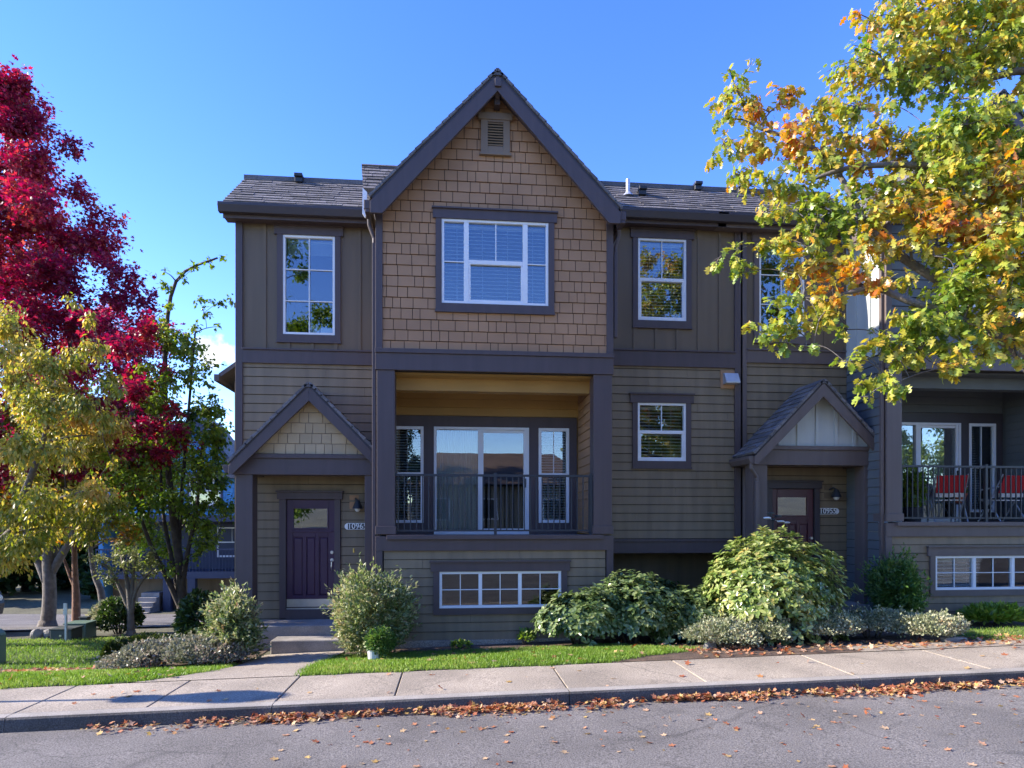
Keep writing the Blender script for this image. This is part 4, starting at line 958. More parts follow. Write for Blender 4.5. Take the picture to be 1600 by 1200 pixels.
def tree(name, label, base, trunk, clusters, lm, bark, r0=0.14, kind='oval', size=(0.08, 0.13), per=120, droop=0.5, group=None, stems=(), twig=True, wid=1.0, flat=0.8):
    """trunk: list of points; stems: more main limbs (lists of points); clusters: (centre, radius, weight)"""
    root = thing(name, Vector(base), label, 'tree', group)
    nodes = []                                             # (point, radius)
    m = MB()
    def limb(pts, ra, rb, sides=7):
        pts = [Vector(p) for p in pts]; out = []
        n = max(3, len(pts) * 3)
        for i in range(n + 1):
            t = i / n * (len(pts) - 1); k = min(int(t), len(pts) - 2); f = t - k
            p0, p1, p2, p3 = pts[max(k - 1, 0)], pts[k], pts[k + 1], pts[min(k + 2, len(pts) - 1)]
            q = 0.5 * ((2 * p1) + (p2 - p0) * f + (2 * p0 - 5 * p1 + 4 * p2 - p3) * f * f + (3 * p1 - p0 - 3 * p2 + p3) * f ** 3)
            out.append(q)
        rr = [ra + (rb - ra) * (i / n) for i in range(n + 1)]
        m.tube(out, rr, sides)
        for q, w in zip(out, rr): nodes.append((q, w))
    tr = [Vector(p) for p in trunk]
    m.tube([tr[0] - Vector((0, 0, 0.15)), tr[0] + (tr[1] - tr[0]) * 0.04, tr[0] + (tr[1] - tr[0]) * 0.15], [r0 * 1.6, r0 * 1.25, r0 * 1.02], 9)
    limb(trunk, r0, r0 * 0.30, 9)
    for s in stems: limb(s, r0 * 0.62, r0 * 0.18, 7)
    b0 = Vector(base)
    cl = sorted(clusters, key=lambda c: (Vector(c[0]) - b0).length)
    for c, r, w in cl:
        c = Vector(c)
        best = min(nodes, key=lambda q: (q[0] - c).length + 1.6 * max(0, q[0].z - c.z + 0.1) + (3 if q[0].z - b0.z < 0.6 else 0))
        s, rs = best; d = c - s
        if d.length < 0.15: continue
        mid = s + d * 0.5 + Vector((R.uniform(-.12, .12), R.uniform(-.12, .12), R.uniform(0.02, 0.16))) * d.length
        ra = min(rs * 0.7, 0.014 + 0.016 * d.length)
        limb([s, mid, c], ra, max(0.006, ra * 0.3), 5)
    P_, A_, N_, S_ = [], [], [], []
    for c, r, w in clusters:
        c = np.array(c); n = max(4, int(per * w * (r / 0.5) ** 2)); nt = max(3, n // 14)
        tips = unit(nt) * (r * NR.uniform(0.55, 1.15, (nt, 1))); tips[:, 2] *= flat
        if twig:
            for k in range(min(nt, 7)):
                e = tips[k]; m.tube([c, c + e * 0.55 + np.array([0, 0, 0.06 * r]), c + e], [0.008, 0.005, 0.003], 4, cap=False)
        k = NR.integers(0, nt, n); f = NR.uniform(0.25, 1.05, (n, 1))
        p = c + tips[k] * f + NR.normal(0, 0.10 * r + 0.015, (n, 3)) + np.array([0, 0, 0.06 * r])
        ax = unit(n) * 0.7 + tips[k] / (r + 1e-6) * 0.6; ax[:, 2] -= droop
        nr = unit(n) * 0.6; nr[:, 2] += 0.9
        P_.append(p); A_.append(ax); N_.append(nr); S_.append(NR.uniform(size[0], size[1], n))
    m.obj('trunk', bark, root, smooth=True)
    leaves('crown', np.concatenate(P_), np.concatenate(A_), np.concatenate(N_), np.concatenate(S_), kind, lm, root, width=wid)
    return root
def crown(n, prof, r=(0.45, 0.8), seed=1, fill=0.35, sq=1.0):
    """clusters inside a surface of revolution; prof: list of (z, radius, cx, cy)"""
    g = random.Random(seed); out = []; zs = [p[0] for p in prof]
    def at(z):
        for a, b in zip(prof[:-1], prof[1:]):
            if a[0] <= z <= b[0]:
                t = (z - a[0]) / (b[0] - a[0]); return [lerp(a[i], b[i], t) for i in (1, 2, 3)]
        return [prof[-1][1], prof[-1][2], prof[-1][3]]
    rm = max(p[1] for p in prof)
    while len(out) < n:
        z = g.uniform(zs[0], zs[-1]); rr, cx, cy = at(z)
        if g.random() > (rr / rm) ** 1.2 + 0.04: continue
        a = g.uniform(0, 2 * math.pi); q = rr * (fill + (1 - fill) * g.random() ** 0.5) * g.uniform(0.85, 1.06)
        out.append(((cx + q * math.cos(a), cy + q * math.sin(a) * sq, z + g.uniform(-0.2, 0.2)), g.uniform(*r), g.uniform(0.7, 1.2)))
    return out
def gz(x, y): return zg(x, y)
def G(px, t):                                              # ground point at depth t on the column of px
    p = PT(px, 815, t); return Vector((p.x, p.y, gz(p.x, p.y)))

# red maple at the far left
b = G(74, 17.2); X0, Y0 = b.x, b.y
tree('red_maple_tree', "tall crimson maple rising highest at the left, over the gold leaved tree", b,
     [b, b + Vector((0.05, 0, 1.4)), (X0 - 0.25, Y0, 5), (X0 - 0.7, Y0, 9), (X0 - 1.0, Y0, 12.6)],
     crown(200, [(2.9, 2.2, X0 + 0.0, Y0), (4.1, 3.1, X0 - 0.1, Y0), (6.3, 3.1, X0 - 0.1, Y0), (8.4, 2.6, X0 - 0.3, Y0), (9.6, 1.9, X0 - 0.4, Y0), (11.0, 1.6, X0 - 0.55, Y0), (12.2, 1.1, X0 - 0.75, Y0), (13.6, 0.25, X0 - 1.0, Y0)], (0.45, 0.75), 4, fill=0.0)
     + [(PT(205, 440, 17), 0.5, 1), (PT(165, 385, 17), 0.6, 1.2), (PT(180, 470, 16.5), 0.6, 1.2), (PT(225, 470, 16.4), 0.4, 1), (PT(115, 300, 17), 0.5, 1), (PT(105, 225, 17), 0.45, 1), (PT(262, 585, 14.2), 0.25, 1.2), (PT(215, 600, 15.0), 0.6, 1.3), (PT(270, 640, 14.0), 0.22, 1.3), (PT(225, 680, 14.2), 0.4, 1.5), (PT(285, 690, 14.2), 0.3, 1.4), (PT(190, 690, 14.2), 0.35, 1.4), (PT(250, 715, 14.2), 0.35, 1.4), (PT(170, 540, 15.5), 0.6, 1.2), (PT(225, 520, 14.2), 0.45, 1.3), (PT(195, 545, 14.0), 0.45, 1.3), (PT(215, 610, 13.6), 0.45, 1.4), (PT(235, 665, 13.6), 0.35, 1.5), (PT(275, 672, 13.6), 0.25, 1.6), (PT(205, 705, 13.6), 0.3, 1.5), (PT(250, 705, 13.6), 0.25, 1.5), (PT(180, 660, 13.4), 0.3, 1.4), (PT(150, 500, 14.5), 0.5, 1.2), (PT(95, 430, 16), 0.7, 1.2), (PT(60, 350, 16.5), 0.7, 1.2), (PT(30, 260, 17), 0.7, 1.2), (PT(50, 440, 16), 0.7, 1.2), (PT(20, 360, 16.5), 0.7, 1.2), (PT(120, 740, 14.2), 0.2, 1.2), (PT(205, 770, 14.2), 0.25, 1.2)],
     LM['red'], BARKG, 0.19, 'maple', (0.075, 0.135), 330, 0.35, stems=[[b + Vector((0, 0, 1.3)), b + Vector((0.7, 0, 2.6)), b + Vector((1.7, -0.2, 4.6)), b + Vector((2.6, -0.3, 6.4))], [b + Vector((0, 0, 1.2)), b + Vector((-0.6, 0.1, 2.6)), b + Vector((-1.4, 0, 5)), b + Vector((-2.2, 0, 8))], [b + Vector((0, 0, 1.3)), b + Vector((0.2, 0.2, 2.8)), b + Vector((0.6, 0, 6)), b + Vector((0.5, 0, 9))]])
# gold-green drooping tree in front of it
b = G(-55, 12.4); X0, Y0 = b.x, b.y
tree('gold_leaved_tree', "drooping gold and green leaved tree with pale grey limbs, nearest at the left", b,
     [b, b + Vector((0.1, 0, 1.4)), (X0 + 0.3, Y0, 3.0), (X0 + 0.6, Y0, 5.2)],
     crown(80, [(1.3, 1.6, X0 + 0.4, Y0), (2.4, 2.3, X0 + 0.4, Y0), (3.4, 2.4, X0 + 0.4, Y0), (4.4, 2.0, X0 + 0.3, Y0), (5.3, 1.4, X0 + 0.3, Y0), (6.1, 0.5, X0 + 0.4, Y0)], (0.3, 0.55), 9, fill=0.3)
     + [(PT(x, y, t), r, 1.2) for x, y, t, r in ((115, 470, 12.2, 0.16), (140, 500, 12.1, 0.2), (150, 545, 12.0, 0.3), (110, 560, 11.8, 0.35), (170, 600, 11.9, 0.3), (185, 610, 11.6, 0.2), (130, 630, 11.4, 0.4), (70, 570, 11.6, 0.4), (165, 655, 11.5, 0.3), (60, 640, 11.2, 0.45), (20, 600, 11.4, 0.45), (100, 700, 11.2, 0.4), (175, 720, 11.6, 0.15), (30, 700, 11, 0.5), (140, 770, 11.6, 0.35), (60, 780, 11.2, 0.45))],
     LM['gold'], BARKG, 0.15, 'long', (0.07, 0.12), 480, 0.95, stems=[[b + Vector((0, 0, 1.2)), b + Vector((0.8, -0.3, 2.0)), b + Vector((1.7, -0.5, 2.7)), b + Vector((2.5, -0.5, 3.0))], [b + Vector((0, 0, 1.4)), b + Vector((0.7, 0.3, 2.6)), b + Vector((1.3, 0.2, 4.0)), b + Vector((1.7, 0, 5.3))], [b + Vector((0, 0, 1)), b + Vector((-0.9, 0.3, 2.4)), b + Vector((-1.6, 0, 4.2))]], wid=1.35)
# dark multi-stemmed tree by the house corner
b = G(284, 14.8); X0, Y0 = b.x, b.y
V = Vector
tree('multi_stem_tree', "green tree with several dark leaning stems and long top shoots beside the house corner", b,
     [b, PT(283, 900, 14.8), PT(272, 820, 14.8), PT(262, 720, 14.8), PT(256, 600, 14.8), PT(262, 500, 14.8)],
     crown(74, [(1.0, 0.9, X0 - 0.1, Y0), (1.9, 1.35, X0 - 0.15, Y0), (3.2, 1.35, X0 - 0.15, Y0), (4.6, 1.1, X0 - 0.15, Y0), (5.8, 0.7, X0 - 0.1, Y0), (6.6, 0.3, X0, Y0)], (0.28, 0.48), 12)
     + [(PT(x, y, 14.6), r, 1.25) for x, y, r in ((345, 403, 0.10), (325, 408, 0.13), (305, 420, 0.14), (288, 432, 0.15), (270, 450, 0.2), (258, 425, 0.1), (265, 480, 0.2), (252, 505, 0.22), (262, 540, 0.25), (360, 468, 0.13), (340, 475, 0.17), (318, 490, 0.18), (305, 512, 0.2), (340, 510, 0.1), (310, 470, 0.14), (295, 530, 0.2), (285, 555, 0.25), (300, 560, 0.18), (325, 600, 0.18), (345, 635, 0.12), (330, 620, 0.15), (310, 640, 0.25), (340, 715, 0.15), (325, 690, 0.22), (330, 770, 0.2), (345, 800, 0.15), (325, 820, 0.25), (335, 850, 0.15), (310, 850, 0.25), (345, 825, 0.1))],
     LM['green'], BARKD, 0.115, 'oval', (0.075, 0.125), 260, 0.6,
     stems=[[b + V((0, 0, 0.5)), PT(262, 905, 14.7), PT(235, 850, 14.6), PT(215, 790, 14.5), PT(200, 720, 14.4)], [b + V((0, 0, 0.6)), PT(270, 880, 14.9), PT(255, 800, 15), PT(250, 700, 15)], [b + V((0, 0, 0.9)), PT(292, 870, 14.7), PT(308, 790, 14.6), PT(316, 690, 14.5)], [PT(283, 900, 14.8), PT(280, 830, 14.9), PT(290, 700, 14.9), PT(305, 520, 14.7)], [PT(262, 720, 14.8), PT(258, 560, 14.8), PT(275, 440, 14.7), PT(340, 403, 14.6)]])
# small pale tree
b = G(205, 14.2)
tree('small_pruned_tree', "small pale leaved tree with a fan of light grey stems behind the clipped hedge", b,
     [b, PT(203, 940, 14.2), PT(198, 905, 14.2), PT(190, 870, 14.2)],
     [(PT(x, y, 14.2 + dz), r, 1.0) for x, y, r, dz in ((160, 885, 0.25, 0), (180, 872, 0.28, 0.3), (205, 868, 0.28, -0.2), (230, 880, 0.25, 0), (245, 895, 0.18, 0.2), (170, 905, 0.22, -0.3), (195, 892, 0.25, -0.2), (222, 900, 0.2, 0.3), (150, 870, 0.2, 0.2), (215, 885, 0.22, 0.4), (185, 850, 0.2, 0), (235, 862, 0.2, 0))],
     LM['pale'], BARKG, 0.085, 'oval', (0.06, 0.10), 420, 0.4, stems=[[b + V((0, 0, 0.45)), PT(212, 925, 14.2), PT(228, 900, 14.2), PT(247, 885, 14.2)], [b + V((0, 0, 0.45)), PT(190, 925, 14.2), PT(175, 895, 14.2), PT(160, 880, 14.2)], [b + V((0, 0, 0.5)), PT(207, 915, 14.2), PT(210, 885, 14.2), PT(215, 865, 14.2)]])
# two street trees behind
b = G(119, 18.2)
tree('street_tree', "orange tinged street tree with reddish brown trunk behind the green cabinet", b,
     [b, PT(119, 930, 18.2), PT(117, 890, 18.2), PT(115, 800, 18.2), PT(112, 700, 18.2)],
     crown(60, [(1.5, 1.6, b.x, b.y), (2.6, 2.4, b.x, b.y), (4.0, 2.3, b.x, b.y), (5.6, 1.2, b.x, b.y)], (0.45, 0.75), 21), LM['orange'], BARKB, 0.12, 'maple', (0.10, 0.16), 110, 0.5, 'street trees along the side street',
     stems=[[PT(119, 920, 18.2), PT(108, 895, 18.2), PT(95, 860, 18.2)]])
b = G(163, 19.5)
tree('street_tree', "mid green street tree with leaning grey brown trunk beside the side street", b,
     [b, PT(158, 925, 19.5), PT(146, 890, 19.5), PT(135, 800, 19.5), PT(130, 720, 19.5)],
     crown(60, [(1.4, 1.6, b.x - 0.3, b.y), (2.8, 2.6, b.x - 0.3, b.y), (4.4, 2.4, b.x - 0.3, b.y), (6.2, 1.1, b.x - 0.3, b.y)], (0.45, 0.8), 22), LM['green'], BARKG, 0.12, 'oval', (0.12, 0.18), 100, 0.5, 'street trees along the side street')
# trees beyond the side street
bgs = [(-60, 33, 4.2, 11, 'dark', "dark green tree beyond the side street, at the far left"), (40, 36, 4.0, 9, 'green', "mid green tree beyond the street, between dark ones"),
       (115, 40, 4.4, 10, 'dark', "dark rounded tree beyond the street, behind the reddish trunk"), (180, 44, 4.2, 8, 'green', "mid green tree beyond the street, behind the pale small tree"), (240, 52, 4.4, 8.5, 'dark', "distant dark tree between the multi stemmed tree and the blue house")]
for px, t, r, h, k, lab in bgs:
    b = G(px, t)
    tree('background_tree', lab, b, [b, b + V((0, 0, 2)), b + V((0.2, 0, h * 0.6)), b + V((0, 0, h * 0.9))], crown(46, [(b.z + 0.6, r * 0.75, b.x, b.y), (b.z + h * 0.35, r, b.x, b.y), (b.z + h * 0.7, r * 0.8, b.x, b.y), (b.z + h, r * 0.2, b.x, b.y)], (0.8, 1.4), int(px) + 300), LM[k], BARKD, 0.2, 'card', (0.28, 0.46), 55, 0.3, 'trees beyond the side street', twig=False)

for px, t, r, h, lab in ((8, 35, 2.2, 2.6, "dark rounded bush beyond the side street, at the left edge"), (62, 37, 2.6, 3.2, "dark bush beyond the side street, seen left of the thick grey trunk"), (132, 37, 2.4, 2.8, "dark bush beyond the side street, between the two thin trunks"), (196, 33, 1.8, 2.3, "dark bush before the blue house steps")):
    b = G(px, t); tree('background_bush', lab, b, [b, b + V((0, 0, 0.8)), b + V((0.1, 0, h * 0.8))], crown(30, [(b.z + 0.3, r * 0.9, b.x, b.y), (b.z + h * 0.5, r, b.x, b.y), (b.z + h, r * 0.35, b.x, b.y)], (0.5, 0.8), int(px) + 900), LM['dark'], BARKD, 0.08, 'card', (0.16, 0.28), 70, 0.2, 'bushes beyond the side street', twig=False)
# the oak whose limbs hang in from the right
def oakpt(x, y, t): return PT(x, y, t)
ob = Vector((8.6, 6.9, zwalk(8.6) - 0.02)); ob.y = 8.3
cl = []
def blob(x, y, rpx, t, w=1.0):
    cl.append((PT(x, y, t), rpx * 1.12 * t / 1000.0, w * (1.45 if x > 1380 else 1.1)))
    if x > 1400 and rpx > 28: cl.append((PT(x + 14, y - 18, t + 0.35), rpx * t / 1000.0, w))
for x, y, r, t, w in [
    # left upper limb, orange tip
    (1150, 140, 34, 7.6, 1.0), (1175, 165, 32, 7.6, 1), (1138, 185, 24, 7.6, .9), (1130, 225, 28, 7.5, .8), (1150, 265, 26, 7.4, .7), (1185, 215, 38, 7.5, 1.1), (1215, 165, 22, 7.6, .8), (1230, 225, 42, 7.4, 1.1), (1232, 150, 22, 7.6, .7),
    (1270, 195, 38, 7.3, 1), (1300, 160, 30, 7.4, .9), (1290, 240, 45, 7.2, 1.1), (1215, 285, 36, 7.2, .9), (1170, 290, 18, 7.4, .6), (1255, 290, 36, 7.2, 1), (1320, 215, 40, 7.2, 1.1), (1345, 170, 34, 7.3, 1), (1350, 260, 34, 7.0, .9),
    (1150, 272, 14, 7.4, .7), (1240, 330, 36, 7.0, 1), (1200, 330, 20, 7.1, .8), (1285, 325, 38, 7.0, 1), (1225, 375, 34, 6.9, .9), (1270, 370, 34, 6.9, 1), (1195, 395, 26, 6.9, .9), (1150, 408, 24, 6.9, 1), (1125, 402, 14, 6.9, .9), (1168, 425, 18, 6.9, .9),
    (1330, 300, 34, 7.0, .9), (1320, 350, 36, 6.9, 1), (1230, 420, 30, 6.8, .9), (1275, 420, 36, 6.8, 1), (1320, 405, 34, 6.8, 1),
    # upper right limb
    (1335, 95, 34, 7.9, .8), (1375, 85, 42, 8.0, 1), (1420, 95, 44, 8.0, 1), (1470, 85, 44, 8.0, 1.1), (1520, 90, 42, 8.0, 1.1), (1570, 85, 44, 8.0, 1.1), (1330, 130, 26, 7.9, .8), (1375, 125, 34, 7.9, .9), (1430, 130, 30, 7.9, .8), (1480, 128, 32, 7.9, .9), (1530, 130, 30, 7.8, .9), (1360, 30, 34, 8.2, .8), (1410, 35, 46, 8.2, 1), (1480, 25, 50, 8.2, 1), (1550, 30, 50, 8.2, 1.1), (1605, 50, 50, 8.0, 1.1), (1600, 120, 26, 7.8, .7),
    (1390, 160, 20, 7.6, .6), (1440, 150, 18, 7.7, .6), (1500, 155, 22, 7.6, .7),
    # middle mass
    (1390, 215, 38, 7.1, 1), (1425, 240, 40, 7.0, 1), (1470, 215, 38, 7.0, 1), (1510, 195, 40, 7.0, 1), (1550, 180, 36, 7.0, 1), (1560, 235, 44, 6.9, 1.1), (1510, 255, 44, 6.8, 1.1), (1590, 290, 44, 6.7, 1.1), (1545, 300, 44, 6.7, 1.1), (1490, 300, 42, 6.7, 1), (1440, 295, 40, 6.8, 1), (1390, 285, 36, 6.9, .9), (1375, 330, 36, 6.8, 1), (1430, 340, 38, 6.7, .9), (1480, 350, 40, 6.6, 1), (1540, 355, 44, 6.5, 1.1), (1595, 355, 44, 6.5, 1.1),
    (1365, 380, 36, 6.7, 1), (1345, 345, 30, 6.8, 1), (1420, 385, 30, 6.6, .7), (1460, 400, 32, 6.5, .8), (1510, 405, 42, 6.4, 1), (1565, 410, 44, 6.4, 1.1), (1610, 430, 44, 6.4, 1.1),
    # lower fringe
    (1340, 440, 34, 6.6, 1), (1300, 455, 34, 6.6, 1), (1255, 465, 30, 6.6, 1), (1225, 500, 30, 6.6, 1), (1190, 520, 20, 6.6, 1), (1172, 512, 12, 6.6, 1), (1250, 520, 24, 6.6, 1), (1210, 535, 18, 6.6, 1), (1280, 500, 28, 6.5, 1), (1310, 490, 24, 6.5, .9), (1260, 540, 14, 6.5, .9), (1325, 515, 18, 6.5, .8),
    (1385, 440, 26, 6.5, .6), (1425, 440, 24, 6.5, .6), (1475, 455, 34, 6.4, 1), (1520, 460, 40, 6.3, 1), (1575, 470, 44, 6.3, 1.1), (1610, 500, 40, 6.3, 1), (1400, 495, 28, 6.4, .9), (1385, 530, 26, 6.4, 1), (1440, 500, 34, 6.3, 1), (1480, 500, 36, 6.3, 1.1), (1530, 510, 36, 6.2, 1.1), (1440, 545, 30, 6.3, 1.1), (1490, 550, 30, 6.2, 1.1), (1540, 550, 26, 6.2, 1), (1405, 560, 28, 6.3, 1), (1350, 555, 22, 6.3, 1), (1320, 565, 16, 6.3, 1), (1375, 580, 24, 6.3, 1), (1345, 600, 20, 6.2, 1), (1395, 600, 22, 6.2, 1), (1355, 620, 10, 6.2, .9), (1470, 575, 20, 6.2, 1), (1585, 530, 26, 6.2, .9), (1500, 580, 12, 6.2, .9), (1590, 560, 16, 6.2, .8)]:
    blob(x, y, r, t, w)
for x, y, r, t in [(1660, 80, 60, 8), (1720, 160, 70, 7.6), (1660, 220, 60, 7), (1690, 330, 60, 6.8), (1670, 420, 60, 6.4), (1750, 300, 70, 7.5), (1650, 500, 40, 6.3), (1500, -40, 60, 8.5), (1600, -60, 70, 8.6), (1700, -40, 70, 8.5), (1800, 60, 80, 8.3), (1850, 200, 80, 8.5), (1430, -20, 40, 8.4)]: blob(x, y, r, t, 1)
fork = ob + V((0.0, -0.1, 2.6))
tree('oak_tree', "autumn oak with green, yellow and orange lobed leaves reaching in from the right", ob,
     [ob, ob + V((0.02, 0, 1.2)), fork, ob + V((0.1, -0.2, 4.6)), ob + V((0.0, -0.1, 7.0)), ob + V((-0.2, 0, 9))], cl, LM['oak'], BARKG, 0.10, 'oak', (0.06, 0.12), 330, 0.8,
     stems=[[fork, PT(1560, 490, 7.0), PT(1470, 440, 6.8), PT(1400, 395, 6.8), PT(1350, 345, 6.9), PT(1315, 280, 7.1), PT(1270, 230, 7.3), PT(1185, 200, 7.5)],
            [fork + V((0, 0, 0.8)), PT(1640, 300, 7.2), PT(1520, 270, 7.0), PT(1420, 258, 7.0), PT(1330, 262, 7.0), PT(1270, 280, 7.1)],
            [fork + V((0, 0, 1.6)), PT(1640, 150, 8.0), PT(1540, 120, 8.0), PT(1440, 105, 8.0), PT(1370, 110, 8.0)],
            [fork + V((0, 0, 0.2)), PT(1600, 560, 6.6), PT(1500, 500, 6.4), PT(1420, 470, 6.4), PT(1360, 450, 6.5), PT(1290, 470, 6.6)]], wid=1.1, flat=0.85)

# ------------------------------------------------------------------ shrubs
LM['nandina'] = leafmat('nandina_leaf', [(0.05, 0.085, 0.022), (0.11, 0.16, 0.045), (0.21, 0.25, 0.09), (0.40, 0.40, 0.22), (0.34, 0.20, 0.09)], 0.35, 0.35, 0.35, 3.5)
LM['rhodo'] = leafmat('rhododendron_leaf', [(0.06, 0.11, 0.022), (0.13, 0.20, 0.045), (0.24, 0.31, 0.08), (0.40, 0.43, 0.16), (0.46, 0.31, 0.07)], 0.28, 0.25, 0.35, 2.0, 0.6)
LM['laurel'] = leafmat('laurel_leaf', [(0.05, 0.09, 0.025), (0.10, 0.16, 0.05), (0.20, 0.26, 0.10), (0.34, 0.38, 0.19)], 0.22, 0.2, 0.3, 2.0, 0.6)
LM['silver'] = leafmat('silver_leaf', [(0.08, 0.11, 0.04), (0.18, 0.21, 0.10), (0.34, 0.36, 0.21), (0.46, 0.45, 0.30), (0.32, 0.16, 0.06)], 0.5, 0.2, 0.35, 3.0)
LM['abelia'] = leafmat('abelia_leaf', [(0.07, 0.09, 0.05), (0.17, 0.18, 0.11), (0.32, 0.30, 0.22), (0.36, 0.20, 0.16)], 0.4, 0.25, 0.4, 2.0)
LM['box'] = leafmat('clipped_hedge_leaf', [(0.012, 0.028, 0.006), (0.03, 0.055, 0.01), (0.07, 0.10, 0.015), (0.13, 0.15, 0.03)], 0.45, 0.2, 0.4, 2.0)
LM['lime'] = leafmat('lime_leaf', [(0.03, 0.08, 0.02), (0.07, 0.15, 0.03), (0.16, 0.24, 0.05), (0.34, 0.32, 0.10)], 0.45, 0.35, 0.45, 1.6)
def shrub(name, label, cat, base, rx, ry, h, lm, kind='oval', size=(0.04, 0.07), n=3000, seed=1, whorl=0, bump=0.18, low=0.0, up=0.5, stems=9, bark=BARKD, group=None, wid=1.0, parts=('stems', 'foliage'), skew=None, shell=0.55, sprays=0):
    """an uneven bush: leaves fill the outer part of a lumpy dome standing on several stems"""
    base = Vector(base); root = thing(name, base, label, cat, group)
    rg = np.random.default_rng(seed); NB = 26
    bd = rg.normal(size=(NB, 3)); bd /= np.linalg.norm(bd, axis=1, keepdims=True); ba = rg.uniform(-1, 1, NB)
    nn = n // whorl if whorl else n
    d = rg.normal(size=(nn, 3)); d[:, 2] = np.abs(d[:, 2]) * 1.0 - low * rg.random(nn); d /= np.linalg.norm(d, axis=1, keepdims=True)
    g = (np.exp(6 * (d @ bd.T - 1)) * ba).sum(1)
    rad_ = (1 + bump * g) * (shell + (1 - shell) * rg.random(nn) ** 0.6)
    cz = h * (0.42 if low else 0.12)
    p = d * np.array([rx, ry, h - cz]) * rad_[:, None] + np.array([0, 0, cz])
    if skew: p[:, 0] += skew * p[:, 2]
    if sprays:
        k = rg.integers(0, nn, sprays); dirs = d[k] * np.array([1, 1, 0.8]) + np.array([0, 0, 0.4]); L = rg.uniform(0.08, 0.22, (sprays, 1)) * h
        ex = (p[k][:, None, :] + dirs[:, None, :] * (L * np.linspace(0.2, 1, 7)[None, :])[:, :, None]).reshape(-1, 3) + rg.normal(0, 0.012, (sprays * 7, 3))
        p = np.concatenate([p, ex]); d = np.concatenate([d, np.repeat(d[k], 7, 0)]); nn = len(p)
    if whorl:
        a0 = rg.random(nn) * 6.28; out = d * 0.7 + np.array([0, 0, up]); out /= np.linalg.norm(out, axis=1, keepdims=True)
        t1 = np.cross(out, [0.3, 0.9, 0.1]); t1 /= np.linalg.norm(t1, axis=1, keepdims=True); t2 = np.cross(out, t1)
        PP, AA, NN = [], [], []
        for k in range(whorl):
            a = a0 + 6.283 * k / whorl + rg.normal(0, 0.2, nn)
            ax = (np.cos(a)[:, None] * t1 + np.sin(a)[:, None] * t2) + out * rg.uniform(-0.25, 0.65, (nn, 1))
            PP.append(p + rg.normal(0, 0.008, (nn, 3))); AA.append(ax); NN.append(out + rg.normal(0, 0.2, (nn, 3)))
        p, ax, nr = np.concatenate(PP), np.concatenate(AA), np.concatenate(NN)
    else:
        ax = d * 0.8 + rg.normal(0, 0.55, (nn, 3)); ax[:, 2] += up * 0.5
        nr = rg.normal(0, 0.5, (nn, 3)) + d * 0.5; nr[:, 2] += 0.7
    p = p + np.array(base); p[:, 2] = np.maximum(p[:, 2], base.z + 0.01)
    m = MB()
    for k in range(stems):
        a = 6.283 * k / stems + rg.random(); q = rg.uniform(0.35, 0.8); s0 = base + V((0.12 * rx * math.cos(a), 0.12 * ry * math.sin(a), -0.05))
        e = base + V((rx * q * math.cos(a), ry * q * math.sin(a), h * rg.uniform(0.5, 0.85)))
        if skew: e.x += skew * (e.z - base.z)
        mid = s0.lerp(e, 0.5) + V((rg.normal(0, 0.05), rg.normal(0, 0.05), 0.05)); w = 0.008 + 0.010 * h
        m.tube([s0, s0.lerp(mid, 0.6), mid, e], [w, w * 0.8, w * 0.65, w * 0.25], 6)
    m.obj(parts[0], bark, root, smooth=True)
    leaves(parts[1], p, ax, nr, rg.uniform(size[0], size[1], len(p)), kind, lm, root, width=wid)
    return root
def at(px, Y): x = PX(px, Y); return V((x, Y, zg(x, Y)))

shrub('nandina_shrub', "feathery pale green shrub left of the walkway beside the first porch post", 'shrub', at(368, 9.75), 0.38, 0.40, 1.06, LM['nandina'], 'long', (0.045, 0.085), 7000, 31, low=0.8, sprays=420, group='feathery shrubs by the porches', wid=1.2, bump=0.45, shell=0.4)
shrub('nandina_shrub', "largest feathery shrub, in front of the house between purple door and low window", 'shrub', at(583, 9.75), 0.37, 0.40, 1.0, LM['nandina'], 'long', (0.045, 0.085), 9000, 32, low=0.7, sprays=560, group='feathery shrubs by the porches', wid=1.2, bump=0.45, skew=0.03, shell=0.4)
shrub('nandina_shrub', "darker feathery shrub with lime tips beside the second porch post", 'shrub', at(1397, 10.1), 0.36, 0.30, 1.06, LM['lime'], 'long', (0.045, 0.085), 6000, 33, low=0.8, sprays=380, group='feathery shrubs by the porches', wid=1.2, bump=0.45, shell=0.4)
b = at(594, 9.0); pot = thing('potted_plant', b, "little round bush in a white pot at the edge of the lawn", 'potted plant')
m = MB(); m.lathe([(0.055, 0.0), (0.075, 0.02), (0.085, 0.15), (0.092, 0.16), (0.080, 0.16), (0.074, 0.12)], (b.x - 0.09, b.y, b.z), 18); m.obj('pot', PORC, pot)
q = NR.normal(size=(2600, 3)); q /= np.linalg.norm(q, axis=1, keepdims=True); q *= (NR.uniform(0.5, 1, (2600, 1)) * np.array([0.20, 0.2, 0.19]))
leaves('foliage', q + np.array(b + V((0.0, 0.05, 0.27))), q * 4 + unit(2600) * 0.6, unit(2600) + np.array([0, 0, 0.8]), NR.uniform(0.03, 0.055, 2600), 'oval', LM['lime'], pot)
rb = at(1200, 9.35)
shrub('rhododendron', "big round rhododendron with glossy yellow green leaves before the second porch", 'shrub', rb, 0.96, 0.8, 1.56, LM['rhodo'], 'broad', (0.07, 0.12), 11500, 41, whorl=8, low=0.75, bump=0.30, stems=8, bark=BARKD, shell=0.5, sprays=9)
shrub('laurel_shrub', "glossy dark green shrub under the basement window's right end", 'shrub', at(905, 9.85), 0.60, 0.5, 0.88, LM['laurel'], 'broad', (0.07, 0.12), 5200, 42, whorl=6, low=0.4, bump=0.4, sprays=16, group='glossy shrubs along the foundation', stems=10)
